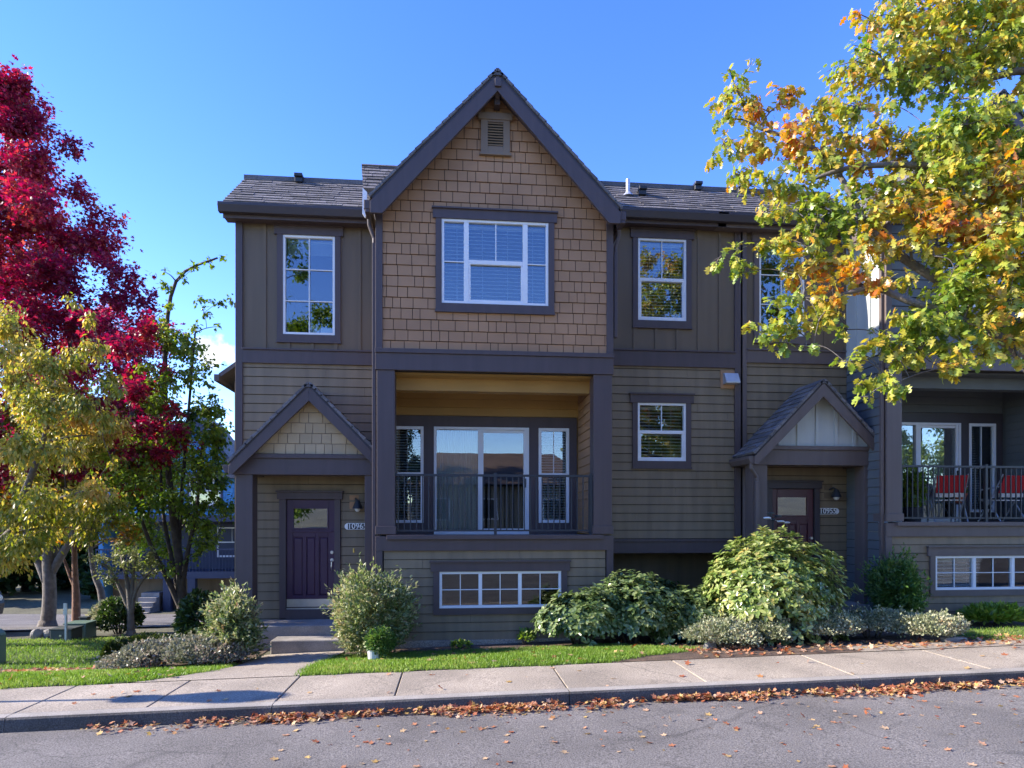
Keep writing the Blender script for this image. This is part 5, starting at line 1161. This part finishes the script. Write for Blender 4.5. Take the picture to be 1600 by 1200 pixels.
shrub('laurel_shrub', "tallest glossy dark shrub, right of the bay corner in front of the recess", 'shrub', at(985, 9.85), 0.58, 0.5, 0.92, LM['laurel'], 'broad', (0.07, 0.12), 5200, 43, whorl=6, low=0.4, bump=0.4, sprays=16, group='glossy shrubs along the foundation')
shrub('laurel_shrub', "glossy dark shrub touching the big rhododendron's left side", 'shrub', at(1068, 9.75), 0.54, 0.5, 0.80, LM['laurel'], 'broad', (0.07, 0.12), 4600, 44, whorl=6, low=0.4, bump=0.4, sprays=16, group='glossy shrubs along the foundation')
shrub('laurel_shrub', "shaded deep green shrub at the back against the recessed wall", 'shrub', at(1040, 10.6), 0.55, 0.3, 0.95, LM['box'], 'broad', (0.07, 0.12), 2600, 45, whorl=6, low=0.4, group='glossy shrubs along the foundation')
shrub('laurel_shrub', "small light green shrub under the rhododendron's right side", 'shrub', at(1262, 9.25), 0.40, 0.3, 0.62, LM['rhodo'], 'broad', (0.06, 0.10), 2600, 46, whorl=6, low=0.4, group='glossy shrubs along the foundation')
low_ = [(1130, 8.75, 0.50, 0.36, "silvery groundcover mound beside the weathered stub at the lawn's end", 51), (1205, 8.75, 0.52, 0.36, "silvery groundcover mound under the rhododendron's trunk", 52), (1282, 8.8, 0.52, 0.46, "palest silvery groundcover mound with dead leaves caught on its right", 53),
        (1362, 9.0, 0.54, 0.50, "grey green groundcover mound below the second porch landing", 54), (1428, 8.75, 0.48, 0.32, "silvery groundcover mound nearest the short drive", 55)]
for px, Y, r, h, lab, sd in low_:
    shrub('groundcover_mound', lab, 'groundcover', at(px, Y), r, 0.46, h, LM['silver'], 'oval', (0.03, 0.05), 6500, sd, low=0.1, bump=0.45, up=0.8, stems=7, group='silvery mounds along the pavement', shell=0.6, sprays=120)
ab = [(238, 9.75, 0.52, 0.36, "greyish low shrub beside the clipped hedge, leftmost of the pink tinged pair", 61), (318, 9.6, 0.60, 0.38, "pink tinged low shrub spreading at the foot of the first feathery shrub", 62)]
for px, Y, r, h, lab, sd in ab:
    shrub('abelia_shrub', lab, 'shrub', at(px, Y), r, 0.5, h, LM['abelia'], 'oval', (0.03, 0.055), 6500, sd, low=0.1, bump=0.3, up=0.9, group='pink tinged low shrubs', sprays=200)
def hedge(label, p0, p1, w, h, n, seed):
    p0, p1 = Vector(p0), Vector(p1); root = thing('clipped_hedge', (p0 + p1) / 2, label, 'hedge', 'clipped hedges')
    d = p1 - p0; L = d.length; u = d.normalized(); s = V((-u.y, u.x, 0)); rg = np.random.default_rng(seed)
    a = rg.random(n) * L; th = rg.uniform(-0.4, math.pi + 0.4, n); rr = 1 + 0.06 * np.sin(a * 9) + rg.normal(0, 0.04, n)
    cx = np.sign(np.cos(th)) * np.abs(np.cos(th)) ** 0.5 * w / 2 * rr; cz = np.maximum(np.sign(np.sin(th)) * np.abs(np.sin(th)) ** 0.5 * h * rr, 0.0)
    e = np.clip(np.minimum(a, L - a) / 0.18, 0, 1) ** 0.5; cz *= 0.55 + 0.45 * e; cx *= 0.6 + 0.4 * e
    pos = np.array(p0) + a[:, None] * np.array(u) + cx[:, None] * np.array(s) + cz[:, None] * np.array([0, 0, 1.0])
    ax = rg.normal(0, 0.6, (n, 3)) + np.stack([cx * s.x, cx * s.y, cz], 1) * 3
    m = MB(); 
    for k in range(max(2, int(L / 0.3))): q = p0 + u * (L * (k + 0.5) / max(2, int(L / 0.3))); m.tube([q + V((0, 0, -0.05)), q + V((0, 0, h * 0.7))], [0.02, 0.01], 5)
    m.obj('stems', BARKD, root); leaves('foliage', pos, ax, rg.normal(0, 0.5, (n, 3)) + np.array([0, 0, 0.8]), rg.uniform(0.03, 0.05, n), 'oval', LM['box'], root)
hedge("dark clipped block of hedge left of the greyish low shrub", at(170, 10.1), at(194, 10.05), 0.5, 0.44, 4500, 71)
hedge("long low clipped hedge running below the pale small tree", at(198, 10.9), at(268, 10.8), 0.5, 0.42, 7000, 72)
hedge("yellow topped rounded hedge behind the first feathery shrub", at(288, 10.6), at(322, 10.5), 0.55, 0.44, 5500, 73)
for px, Y, r, h, lab, sd in [(720, 10.15, 0.16, 0.10, "tiny weed clump against the wall below the basement window", 81), (822, 10.2, 0.12, 0.22, "small dark seedling against the wall beside the glossy shrubs", 82)]:
    shrub('seedling', lab, 'plant', at(px, Y), r, 0.12, h, LM['green'], 'broad', (0.06, 0.09), 120, sd, low=0.1, group='weeds against the foundation', stems=4)
shrub('fern_clump', "bright green fern clump against the wall under the second basement window", 'plant', at(1545, 9.95), 0.48, 0.3, 0.26, LM['green'], 'long', (0.10, 0.18), 1500, 83, low=0.1, up=1.2, stems=5)
shrub('side_shrub', "dark leaved shrub behind the first feathery shrub near the house corner", 'shrub', at(318, 12.6), 0.5, 0.45, 0.95, LM['dark'], 'broad', (0.08, 0.14), 2200, 84, low=0.5)
shrub('side_shrub', "white flowering shrub beneath the leaning grey brown trunk", 'shrub', at(178, 17.5), 0.55, 0.5, 0.75, LM['silver'], 'oval', (0.08, 0.12), 1500, 85, low=0.5)
shrub('side_shrub', "dark shrub between the green cabinet and the pale small tree", 'shrub', at(186, 15.2), 0.45, 0.4, 0.75, LM['dark'], 'broad', (0.08, 0.14), 1500, 86, low=0.5)
# ------------------------------------------------------------------ small things
# fallen leaves: a drift along the kerb and strays on road, pavement and lawns
LITTER = leafmat('fallen_leaf', [(0.20, 0.055, 0.028), (0.36, 0.11, 0.045), (0.50, 0.22, 0.11), (0.58, 0.40, 0.26), (0.50, 0.33, 0.10), (0.34, 0.06, 0.04)], 0.7, 0.25, 0.15, 1.0)
def litter():
    P_, A_, N_, S_ = [], [], [], []
    n = 6500
    x = NR.uniform(-3.6, 10.5, n); keep = NR.random(n) < np.clip((x + 3.7) / 2.0, 0.1, 1) * np.clip(0.55 + 0.35 * np.sin(x * 2.9) + 0.3 * np.sin(x * 7.7 + 2), 0.15, 1); x = x[keep]; n = len(x)
    wv = 0.24 + 0.12 * np.sin(x * 1.7) + 0.09 * np.sin(x * 4.3 + 1)
    y = YKERB - np.abs(NR.normal(0, 0.30, n)) * wv - 0.01; hgt = np.clip(1 - (YKERB - y) / 0.35, 0, 1) * 0.06 * NR.random(n)
    P_.append(np.stack([x, y, np.array([zroad(q) for q in x]) + 0.012 + hgt], 1)); S_.append(NR.uniform(0.03, 0.078, n)); N_.append(np.stack([NR.normal(0, 0.65, n), NR.normal(0, 0.55, n), np.ones(n)], 1))
    n = 330; x = NR.uniform(-5, 11, n); y = YKERB - 0.25 - np.abs(NR.normal(0, 1.0, n)); x = x * 0.75 + 2.2
    P_.append(np.stack([x, y, np.array([zroad(q) + 0.05 * (1 - ((w - 1.7) / 4.9) ** 2) * 0.8 for q, w in zip(x, y)]) + 0.006], 1)); S_.append(NR.uniform(0.03, 0.085, n)); N_.append(np.stack([NR.normal(0, 0.22, n), NR.normal(0, 0.22, n), np.ones(n)], 1))
    n = 60; x = NR.uniform(-4, 10, n); y = NR.uniform(6.75, 7.8, n)
    P_.append(np.stack([x, y, np.array([zwalk(q) for q in x]) + 0.006], 1)); S_.append(NR.uniform(0.04, 0.10, n)); N_.append(np.stack([NR.normal(0, 0.2, n), NR.normal(0, 0.2, n), np.ones(n)], 1))
    n = 260; x = NR.uniform(-7.5, 3.4, n); y = NR.uniform(7.95, 9.8, n); k = (x < -3.4) | (x > -1.6); x, y = x[k], y[k]; n = len(x)
    P_.append(np.stack([x, y, np.array([zg(q, w) for q, w in zip(x, y)]) + 0.035], 1)); S_.append(NR.uniform(0.04, 0.10, n)); N_.append(np.stack([NR.normal(0, 0.3, n), NR.normal(0, 0.3, n), np.ones(n)], 1))
    n = 1500; x = NR.uniform(-9.5, -4.5, n); y = NR.uniform(9.6, 10.6, n)
    P_.append(np.stack([x, y, np.array([zg(q, w) for q, w in zip(x, y)]) + 0.02], 1)); S_.append(NR.uniform(0.05, 0.10, n)); N_.append(np.stack([NR.normal(0, 0.4, n), NR.normal(0, 0.4, n), np.ones(n)], 1))
    n = 500; x = NR.uniform(3.2, 8.2, n); y = NR.uniform(7.9, 8.6, n)
    P_.append(np.stack([x, y, np.array([zg(q, w) for q, w in zip(x, y)]) + 0.02], 1)); S_.append(NR.uniform(0.04, 0.10, n)); N_.append(np.stack([NR.normal(0, 0.4, n), NR.normal(0, 0.4, n), np.ones(n)], 1))
    p, nn, s = np.concatenate(P_), np.concatenate(N_), np.concatenate(S_); a = unit(len(p)); a[:, 2] *= 0.25
    o = leaves('fallen_leaves', p, a, nn, s, 'maple', LITTER); o['kind'] = 'stuff'
litter()

# street lamp just outside the picture at the left; its shadow lies along the pavement
def street_lamp():
    h = 3.1; L = math.tan(SUN_EL); head = 4.1
    tip = V((-1.6, 6.96, 0.13)); k = 3.92 / L
    b = V((tip.x - k * 0.9966, tip.y + k * 0.0872, 0)); b.z = zg(b.x, b.y) if b.y > YWALK else zwalk(b.x)
    t = thing('street_lamp', b, "black street lamp post with lantern head by the pavement, beyond the picture's left edge", 'street lamp')
    z0 = b.z; zt = z0 + 3.1
    m = MB(); m.lathe([(0.11, 0), (0.11, 0.25), (0.06, 0.35), (0.035, 0.6), (0.03, 2.95)], (b.x, b.y, z0), 14); m.obj('post', BLACK, t)
    m = MB(); m.lathe([(0.05, 2.93), (0.15, 2.96), (0.15, 3.13), (0.10, 3.16), (0.19, 3.38), (0.25, 3.56), (0.25, 3.72), (0.15, 3.88), (0.04, 3.95)], (b.x, b.y, z0), 8); m.obj('lantern', BLACK, t)
street_lamp()

# cabinets, sign, stones, pedestal at the left
def cabinet(name, label, px, t, w, d, h, mt, lid=0.03, base=True):
    b = G(px, t); o = thing(name, b, label, 'utility box', 'utility cabinets on the left verge')
    m = MB(); m.box(b.x - w / 2, b.x + w / 2, b.y - d / 2, b.y + d / 2, b.z - 0.05, b.z + h); m.obj('cabinet', mt, o, bevel=0.015)
    m = MB(); m.box(b.x - w / 2 - 0.02, b.x + w / 2 + 0.02, b.y - d / 2 - 0.02, b.y + d / 2 + 0.02, b.z + h, b.z + h + lid); m.obj('lid', mt, o, bevel=0.01)
    m = MB(); m.box(b.x - 0.02, b.x + 0.02, b.y - d / 2 - 0.02, b.y - d / 2, b.z + h * 0.45, b.z + h * 0.6); m.obj('latch', STEEL, o)
cabinet('utility_box', "sage green utility box, larger one beside the reddish trunk", 126, 13.9, 0.44, 0.42, 0.30, GREENB)
cabinet('utility_box', "low dark utility box between the boulders and the green box", 104, 13.3, 0.42, 0.4, 0.24, DGREEN)
cabinet('utility_box', "smallest dark box peeping over the green utility box", 133, 16.0, 0.18, 0.18, 0.30, DGREEN)
def boulder(label, px, t, r, sd):
    b = G(px, t); rg = random.Random(sd); m = MB(); m.sphere((b.x, b.y, b.z + r[2] * 0.5), 1.0, 18, 12, r)
    ds = [Vector((rg.gauss(0, 1), rg.gauss(0, 1), rg.gauss(0, 1))).normalized() for _ in range(14)]; c = V((b.x, b.y, b.z + r[2] * 0.5))
    nv = []
    for v in m.v:
        q = Vector(v) - c; u = Vector((q.x / r[0], q.y / r[1], q.z / r[2])); s = 1.0
        for d in ds: s = min(s, max(0.55, 0.80 / max(0.3, u.dot(d)))) if u.dot(d) > 0.80 else s
        nv.append(tuple(c + q * s))
    m.v = nv; o = m.obj('boulder', STONE); tag(o, label, 'boulder', 'boulders on the left verge')
boulder("dark rounded boulder on the verge, left of the paler one", 59, 13.6, (0.14, 0.14, 0.15), 3)
boulder("pale sloping boulder beside the dark utility box", 80, 13.7, (0.20, 0.16, 0.15), 4)
b = G(103, 13.0); s = thing('sign_post', b, "thin pale marker post with a narrow plate standing before the utility boxes", 'marker post')
m = MB(); m.box(b.x - 0.018, b.x + 0.018, b.y - 0.018, b.y + 0.018, b.z - 0.1, b.z + 0.78); m.obj('post', GALV, s)
m = MB(); m.box(b.x - 0.035, b.x + 0.035, b.y - 0.03, b.y - 0.019, b.z + 0.56, b.z + 0.79); m.obj('plate', GALV, s)
b = G(-6, 10.6); s = thing('utility_pedestal', b, "grey green utility pedestal cut by the picture's left edge", 'utility pedestal')
m = MB(); m.box(b.x - 0.1, b.x + 0.1, b.y - 0.1, b.y + 0.1, b.z - 0.1, b.z + 0.5); m.obj('body', GREENB, s, bevel=0.02)
m = MB(); m.lathe([(0.15, 0.5), (0.15, 0.54), (0.09, 0.60), (0.0001, 0.61)], (b.x, b.y, b.z), 4); m.obj('cap', GREENB, s)
# weathered stub at the end of the lawn
b = at(1110, 8.62); m = MB(); rg = random.Random(3)
m.loft([[V((b.x + r * math.cos(a) * rg.uniform(0.8, 1.2), b.y + r * 0.7 * math.sin(a) * rg.uniform(0.8, 1.2), b.z + z + (0.04 * math.sin(a * 2) if z > 0.1 else 0))) for a in [6.283 * k / 9 for k in range(9)]] for r, z in ((0.11, -0.05), (0.085, 0.05), (0.065, 0.16), (0.05, 0.22))])
tag(m.obj('tree_stub', STONE), "weathered grey stub of wood at the right end of the lawn", 'stump')
# kerb block at the drive
b = at(1490, 8.35); m = MB(); m.box(b.x - 0.16, b.x + 0.16, b.y - 0.06, b.y + 0.06, b.z - 0.1, b.z + 0.06)
tag(m.obj('concrete_block', CONCD, bevel=0.012), "short concrete block lying at the start of the drive", 'block')
# parked car at the left edge
def car():
    b = G(-142, 14.6); o = thing('parked_car', (0, 0, 0), "dark parked car in the side street, only its wheel showing at the left edge", 'car')
    prof = [(-2.1, 0.35), (-2.15, 0.62), (-1.95, 0.80), (-1.2, 0.88), (-0.55, 1.36), (0.75, 1.42), (1.5, 0.98), (2.05, 0.90), (2.15, 0.6), (2.1, 0.32), (1.75, 0.25), (-1.75, 0.25)]
    rings = []
    for y, k in ((-0.86, 0.93), (-0.80, 0.985), (-0.4, 1.0), (0.4, 1.0), (0.80, 0.985), (0.86, 0.93)):
        rings.append([(x * (k if abs(y) > 0.5 else 1), y * (0.86 if z > 1.0 else 1), 0.25 + (z - 0.25) * k) for x, z in prof])
    m = MB(); m.loft(rings); m.obj('body', CARP, o, bevel=0.02)
    m = MB()
    for s in (-1, 1): m.prism([(-0.95, 0.92), (-0.5, 1.28), (0.70, 1.33), (1.2, 0.95)], (V((0, s * 0.765, 0)), V((1, 0, 0)), V((0, 0, 1)), V((0, s, 0))), 0, 0.03)
    m.obj('side_window', GLASSR, o)
    for x in (-1.35, 1.35):
        for s in (-1, 1):
            m = MB(); m.tube([(x, s * 0.66, 0.32), (x, s * 0.70, 0.32), (x, s * 0.86, 0.32), (x, s * 0.88, 0.32)], [0.30, 0.325, 0.325, 0.30], 24); w = m.obj('wheel', RUBB, o)
            m = MB(); m.tube([(x, s * 0.87, 0.32), (x, s * 0.893, 0.32)], [0.21, 0.19], 18); m.obj('rim', STEEL, w)
    for s in (-1, 1):
        m = MB(); m.sphere((2.06, s * 0.62, 0.72), 0.1, 12, 8, (0.7, 1.5, 0.9)); m.obj('headlight', NUMW, o)
    o.location = b + V((-0.62, 0, 0.02)); o.rotation_euler = (0, 0, rad(4))
car()

# balcony furniture of the second house
fz = 1.735 + 0.21 - 0.02
def chair(label, x, y, rz):
    o = thing('patio_chair', (0, 0, 0), label, 'chair', 'red chairs on the second balcony')
    m = MB(); m.add([(-0.23, 0.16 + 0.02 * 0, 0.55), (0.23, 0.16, 0.55), (0.24, 0.30, 0.86), (-0.24, 0.30, 0.86), (-0.23, 0.18, 0.55), (0.23, 0.18, 0.55), (0.24, 0.32, 0.86), (-0.24, 0.32, 0.86)], [(0, 1, 2, 3), (7, 6, 5, 4), (0, 4, 5, 1), (1, 5, 6, 2), (2, 6, 7, 3), (3, 7, 4, 0)]); m.obj('backrest', RED, o, bevel=0.008)
    m = MB()
    for k in range(5): m.box(-0.23, 0.23, -0.22 + k * 0.085, -0.16 + k * 0.085, 0.42 - k * 0.004, 0.44 - k * 0.004)
    m.box(-0.23, 0.23, 0.17, 0.20, 0.47, 0.54); m.obj('seat', CREAM, o)
    for s in (-1, 1):
        m = MB(); m.tube([(s * 0.25, -0.28, 0.0), (s * 0.25, 0.0, 0.40), (s * 0.25, 0.29, 0.88)], 0.012, 6); m.tube([(s * 0.255, 0.26, 0.0), (s * 0.255, 0.0, 0.38), (s * 0.255, -0.24, 0.44)], 0.012, 6); m.tube([(s * 0.255, -0.22, 0.44), (s * 0.255, -0.20, 0.62), (s * 0.255, 0.20, 0.66)], 0.013, 6); m.obj('leg', GALV, o)
    o.location = (x, y, fz); o.rotation_euler = (0, 0, rz)
chair("red backed folding chair turned beside the terracotta pot", PX(1480, 11.05), 11.05, rad(155))
chair("red backed folding chair squarely facing the railing's right end", PX(1566, 11.0), 11.0, rad(180))
b = V((PX(1424, 11.1), 11.1, fz)); o = thing('balcony_plant', b, "tall leafy green plant in a dark pot beside the balcony pier", 'potted plant')
m = MB(); m.lathe([(0.11, 0), (0.15, 0.02), (0.18, 0.28), (0.195, 0.29), (0.17, 0.29), (0.16, 0.24)], b, 20); m.obj('pot', BLACK, o)
q = NR.normal(size=(1100, 3)); q /= np.linalg.norm(q, axis=1, keepdims=True); q = q * NR.uniform(0.45, 1, (1100, 1)) * np.array([0.22, 0.22, 0.40])
leaves('foliage', q + np.array(b + V((0, 0, 0.62))), q * 2 + unit(1100) * 0.7 - np.array([0, 0, 0.4]), unit(1100) + np.array([0, -0.4, 0.7]), NR.uniform(0.06, 0.11, 1100), 'oval', LM['green'], o)
m = MB()
for k in range(6): m.tube([b + V((0, 0, 0.2)), b + V((0.05 * math.cos(k), 0.05 * math.sin(k), 0.5)), b + V((0.13 * math.cos(k), 0.13 * math.sin(k), 0.85))], [0.008, 0.006, 0.003], 5)
m.obj('stems', BARKD, o)
b = V((PX(1499, 11.35), 11.35, fz)); o = thing('plant_stand', b, "black wire plant stand holding a terracotta pot behind the turned red chair", 'plant stand')
m = MB()
for k in range(4): a = 1.571 * k + 0.4; m.tube([b + V((0.15 * math.cos(a), 0.15 * math.sin(a), 0)), b + V((0.12 * math.cos(a), 0.12 * math.sin(a), 0.36))], 0.009, 6)
m.tube([b + V((0.125 * math.cos(6.283 * k / 16), 0.125 * math.sin(6.283 * k / 16), 0.36)) for k in range(17)], 0.009, 6, cap=False); m.obj('frame', BLACK, o)
o = thing('terracotta_pot', b + V((0, 0, 0.37)), "terracotta pot with red flowers on the black wire stand", 'flower pot')
m = MB(); m.lathe([(0.07, 0.37), (0.085, 0.385), (0.115, 0.52), (0.13, 0.525), (0.13, 0.56), (0.11, 0.56), (0.10, 0.5)], b, 20); m.obj('pot', TERRA, o)
q = unit(160) * np.array([0.12, 0.12, 0.10]); leaves('foliage', q + np.array(b + V((0, 0, 0.64))), q * 4 + unit(160) * 0.5, unit(160) + np.array([0, 0, 1]), NR.uniform(0.03, 0.06, 160), 'oval', LM['orange'], o)
b = V((PX(1541, 11.3), 11.3, fz)); o = thing('side_table', b, "small round black metal table between the two red chairs", 'table')
m = MB(); m.lathe([(0.20, 0.44), (0.21, 0.445), (0.21, 0.46), (0.20, 0.465)], b, 24); m.obj('table_top', BLACK, o)
for k in range(3):
    a = 2.094 * k; m = MB(); m.tube([b + V((0.17 * math.cos(a), 0.17 * math.sin(a), 0)), b + V((0.06 * math.cos(a), 0.06 * math.sin(a), 0.22)), b + V((0.15 * math.cos(a), 0.15 * math.sin(a), 0.44))], 0.008, 6); m.obj('leg', BLACK, o)
# pendant inside the first balcony room
c = PT(719, 690, 12.9); o = thing('pendant_lamp', (c.x, c.y, c.z + 0.25), "small lit pendant lamp glimpsed through the sliding glass door", 'lamp')
m = MB(); m.tube([c + V((0, 0, 0.06)), c + V((0, 0, 0.5))], 0.006, 6); m.tube([c + V((0.05 * math.cos(6.283 * k / 12), 0, 0.12 + 0.06 * math.sin(6.283 * k / 12))) for k in range(13)], 0.005, 6); m.obj('cord', STEEL, o)
m = MB(); m.lathe([(0.02, 0.05), (0.07, 0.03), (0.085, -0.04), (0.07, -0.05)], c, 16); m.obj('shade', PORC, o); m = MB(); m.sphere(c + V((0, 0, -0.04)), 0.035, 10, 6); m.obj('bulb', bulb, o)
# saucer-shaped garden lights on a stake behind the rhododendron
b = V((PX(1208, 10.5), 10.5, zg(PX(1208, 10.5), 10.5))); o = thing('garden_spinner', b, "black garden stake with small pale saucers showing above the rhododendron", 'garden ornament')
zt_ = P(1208, 812, 10.5)[1]; m = MB(); m.tube([b - V((0, 0, 0.1)), (b.x, b.y, zt_)], 0.012, 6); m.sphere((b.x, b.y, zt_), 0.035, 10, 6); m.obj('stake', BLACK, o)
for dx, dz, mt in ((-0.12, 0.03, NUMW), (-0.06, 0.11, DGREEN), (0.12, -0.03, PORC), (0.07, 0.06, BLACK), (0.22, -0.05, CREAM)):
    m = MB(); m.tube([(b.x, b.y, zt_), (b.x + dx, b.y - 0.03, zt_ + dz)], 0.005, 5); m.sphere((b.x + dx, b.y - 0.03, zt_ + dz), 0.065, 14, 8, (1, 0.9, 0.30)); m.obj('saucer', mt, o, smooth=True)

# ------------------------------------------------------------------ blue townhouse beyond
def blue_house():
    Y = 29.5; q = lambda px, py: P(px, py, Y)
    x0, x1 = q(150, 0)[0], q(470, 0)[0]; zb = zg(-12, Y) - 0.4; zf = q(330, 893)[1]; ze = q(330, 742)[1]
    T = thing('blue_townhouse', V(((x0 + x1) / 2, Y, zb)), "blue shingled townhouse with a balcony, glimpsed between the trees and the house corner", 'townhouse')
    ap = q(306, 652); sl_ = (ap[1] - q(372, 733)[1]) / (q(372, 733)[0] - ap[0]); hw = 2.6
    wn_ = [(q(296, 0)[0], q(345, 0)[0], q(320, 790)[1], q(320, 744)[1]), (q(236, 0)[0], q(272, 0)[0], q(320, 790)[1], q(320, 744)[1])]
    zband = q(330, 805)[1]
    m = MB()
    for r in _holes([(x0, x1, zband, ze)], wn_): m.box(r[0], r[1], Y, Y + 0.2, r[2], r[3])
    m.prism([(ap[0] - hw, ze), (ap[0] + hw, ze), (ap[0] + hw, ap[1] - sl_ * hw), (ap[0], ap[1]), (ap[0] - hw, ap[1] - sl_ * hw)], FRONT(Y), -0.2, 0)
    m.box(x0, x0 + 0.2, Y + 0.2, Y + 8, zb, ze); m.box(x1 - 0.2, x1, Y + 0.2, Y + 8, zb, ze); m.box(x0, x1, Y + 8, Y + 8.2, zb, ze)
    w = m.obj('wall', BLUEP, T)
    m = MB(); shingles(m, FRONT(Y), x0, x1, zband, ap[1], exp=0.2, wmin=0.15, wmax=0.3, holes=wn_, clips=[(sl_, 1, ap[1] + sl_ * ap[0] - 0.1), (-sl_, 1, ap[1] - sl_ * ap[0] - 0.1)], seed=4); m.obj('shingle_siding', BLUEP, T)
    m = MB()
    for s in (-1, 1):
        pts = [(ap[0], ap[1] + 0.12), (ap[0] + s * hw, ap[1] + 0.12 - sl_ * hw), (ap[0] + s * hw, ap[1] - 0.25 - sl_ * hw), (ap[0], ap[1] - 0.25)]
        m.prism(pts if s > 0 else pts[::-1], FRONT(Y - 0.35), -0.05, 0.02)
    m.obj('rake_board', BLUED, T)
    m = MB(); zr = q(360, 694)[1]
    for s in (-1, 1): m.prism([(ap[0], ap[1] + 0.16), (ap[0] + s * hw, ap[1] + 0.16 - sl_ * hw), (ap[0] + s * hw, ap[1] + 0.06 - sl_ * hw), (ap[0], ap[1] + 0.06)][::s], FRONT(Y - 0.35), -3.5, 0)
    m.add([(x0, Y - 0.3, ze), (x1, Y - 0.3, ze), (x1, Y + 4, zr + 0.25), (x0, Y + 4, zr + 0.25), (x1, Y + 8.4, ze), (x0, Y + 8.4, ze), (x0, Y - 0.3, ze - 0.15), (x1, Y - 0.3, ze - 0.15), (x1, Y + 8.4, ze - 0.15), (x0, Y + 8.4, ze - 0.15)], [(0, 1, 2, 3), (3, 2, 4, 5), (6, 9, 8, 7), (0, 6, 7, 1), (5, 4, 8, 9), (1, 7, 8, 4, 2), (0, 3, 5, 9, 6)])
    rf = m.obj('roof', ROOF, T)
    c = q(365, 680); m = MB(); m.tube([(c[0], Y + 3.4, c[1] - 1.0), (c[0], Y + 3.4, c[1] + 0.25)], 0.09, 12); m.tube([(c[0], Y + 3.4, c[1] + 0.2), (c[0], Y + 3.4, c[1] + 0.55)], 0.15, 12); m.obj('flue', GALV, rf)
    for r in wn_: window(T, *r, Y, 'triple', None, BLUED, fw=0.06)
    m = MB(); m.box(x0, x1, Y - 0.08, Y + 0.2, zband - 0.28, zband); m.obj('belly_band', BLUED, T)
    # balcony recess, floor, railing
    m = MB(); m.box(x0, x1, Y + 1.6, Y + 1.8, zf, zband - 0.28); m.box(x0, x1, Y - 0.05, Y + 1.6, zf - 0.3, zf); m.obj('balcony_wall', BLUED, T)
    bw = (P(338, 0, Y + 1.5)[0], P(385, 0, Y + 1.5)[0], zf + 0.55, zf + 1.95); window(T, *bw, Y + 1.6, 'hung', None, BLUED, fw=0.06)
    m = MB(); m.box(x0, x1, Y - 0.03, Y + 0.03, zf + 0.95, zf + 1.02); x = x0
    while x < x1: m.box(x - 0.012, x + 0.012, Y - 0.012, Y + 0.012, zf, zf + 0.95); x += 0.14
    m.obj('railing', BLUED, T)
    m = MB(); m.box(x0, x1, Y + 1.0, Y + 1.2, zb, zf - 0.3); m.obj('lower_wall', SID, T)
    for px in (262, 300): m = MB(); xx = q(px, 0)[0]; m.box(xx - 0.16, xx + 0.16, Y - 0.1, Y + 0.2, zb, zf - 0.3); m.obj('post', BLUED, T)
    st = MB()
    for k in range(5): st.box(q(222, 0)[0], q(250, 0)[0], Y - 1.2 + k * 0.28, Y + 0.9, zb + 0.3 + k * 0.18, zb + 0.48 + k * 0.18)
    st.obj('entry_steps', CONCD, T)
blue_house()

# across the street, behind the camera: what the windows mirror
OV = [(-8.3, -9, 3.0, 15.5, 'green', "broad green tree across the street"), (-4.2, -15, 3.0, 11, 'dark', "dark tree across the street, mirrored in the panes"), (10, -9, 3.4, 15, 'gold', "yellow leaved tree across the street"), (15.5, -12, 3.4, 14, 'orange', "orange tinged tree across the street"), (-19, -16, 3.8, 14, 'dark', "tall dark tree farther along across the street"), (26, -10, 4.8, 12, 'green', "green tree farther along across the street")]
for i, (x, y, r, h, k, lab) in enumerate(OV):
    b = V((x, y, zall(x, y)))
    tree('opposite_tree', lab, b, [b, b + V((0, 0, 2.2)), b + V((0.2, 0, h * 0.6)), b + V((0, 0, h * 0.9))], crown(60, [(b.z + 2.0, r * 0.6, x, y), (b.z + h * 0.4, r, x, y), (b.z + h * 0.75, r * 0.75, x, y), (b.z + h, r * 0.15, x, y)], (0.6, 1.0), 500 + i), LM[k], BARKD, 0.22, 'oval', (0.13, 0.22), 210, 0.4, 'trees across the street', twig=False)
def opp_house():
    x0, x1, y0, y1 = -2.5, 8.5, -24, -16; zb = zall(3, -16) - 0.4; T = thing('opposite_house', V((3, -16, zb)), "brown house with a low roof across the street, mirrored in the sliding door", 'house')
    m = MB(); m.box(x0, x1, y0, y1, zb, zb + 3.2); m.obj('wall', BROWNW, T)
    m = MB(); m.add([(x0 - 0.5, y1 + 0.5, zb + 3.1), (x1 + 0.5, y1 + 0.5, zb + 3.1), (x1 - 1.5, (y0 + y1) / 2, zb + 5.6), (x0 + 1.5, (y0 + y1) / 2, zb + 5.6), (x1 + 0.5, y0 - 0.5, zb + 3.1), (x0 - 0.5, y0 - 0.5, zb + 3.1)], [(0, 3, 2, 1), (3, 5, 4, 2), (0, 5, 3), (1, 2, 4), (0, 1, 4, 5)]); m.obj('roof', BROWNR, T)
    for x in (-0.8, 2.2, 6.2):
        m = MB(); m.box(x - 0.6, x + 0.6, y1 + 0.001, y1 + 0.06, zb + 1.0, zb + 2.4); w = m.obj('window', WHITE, T); m = MB(); m.box(x - 0.52, x + 0.52, y1 + 0.06, y1 + 0.07, zb + 1.08, zb + 2.32); m.obj('pane', BLACK, w)
opp_house()
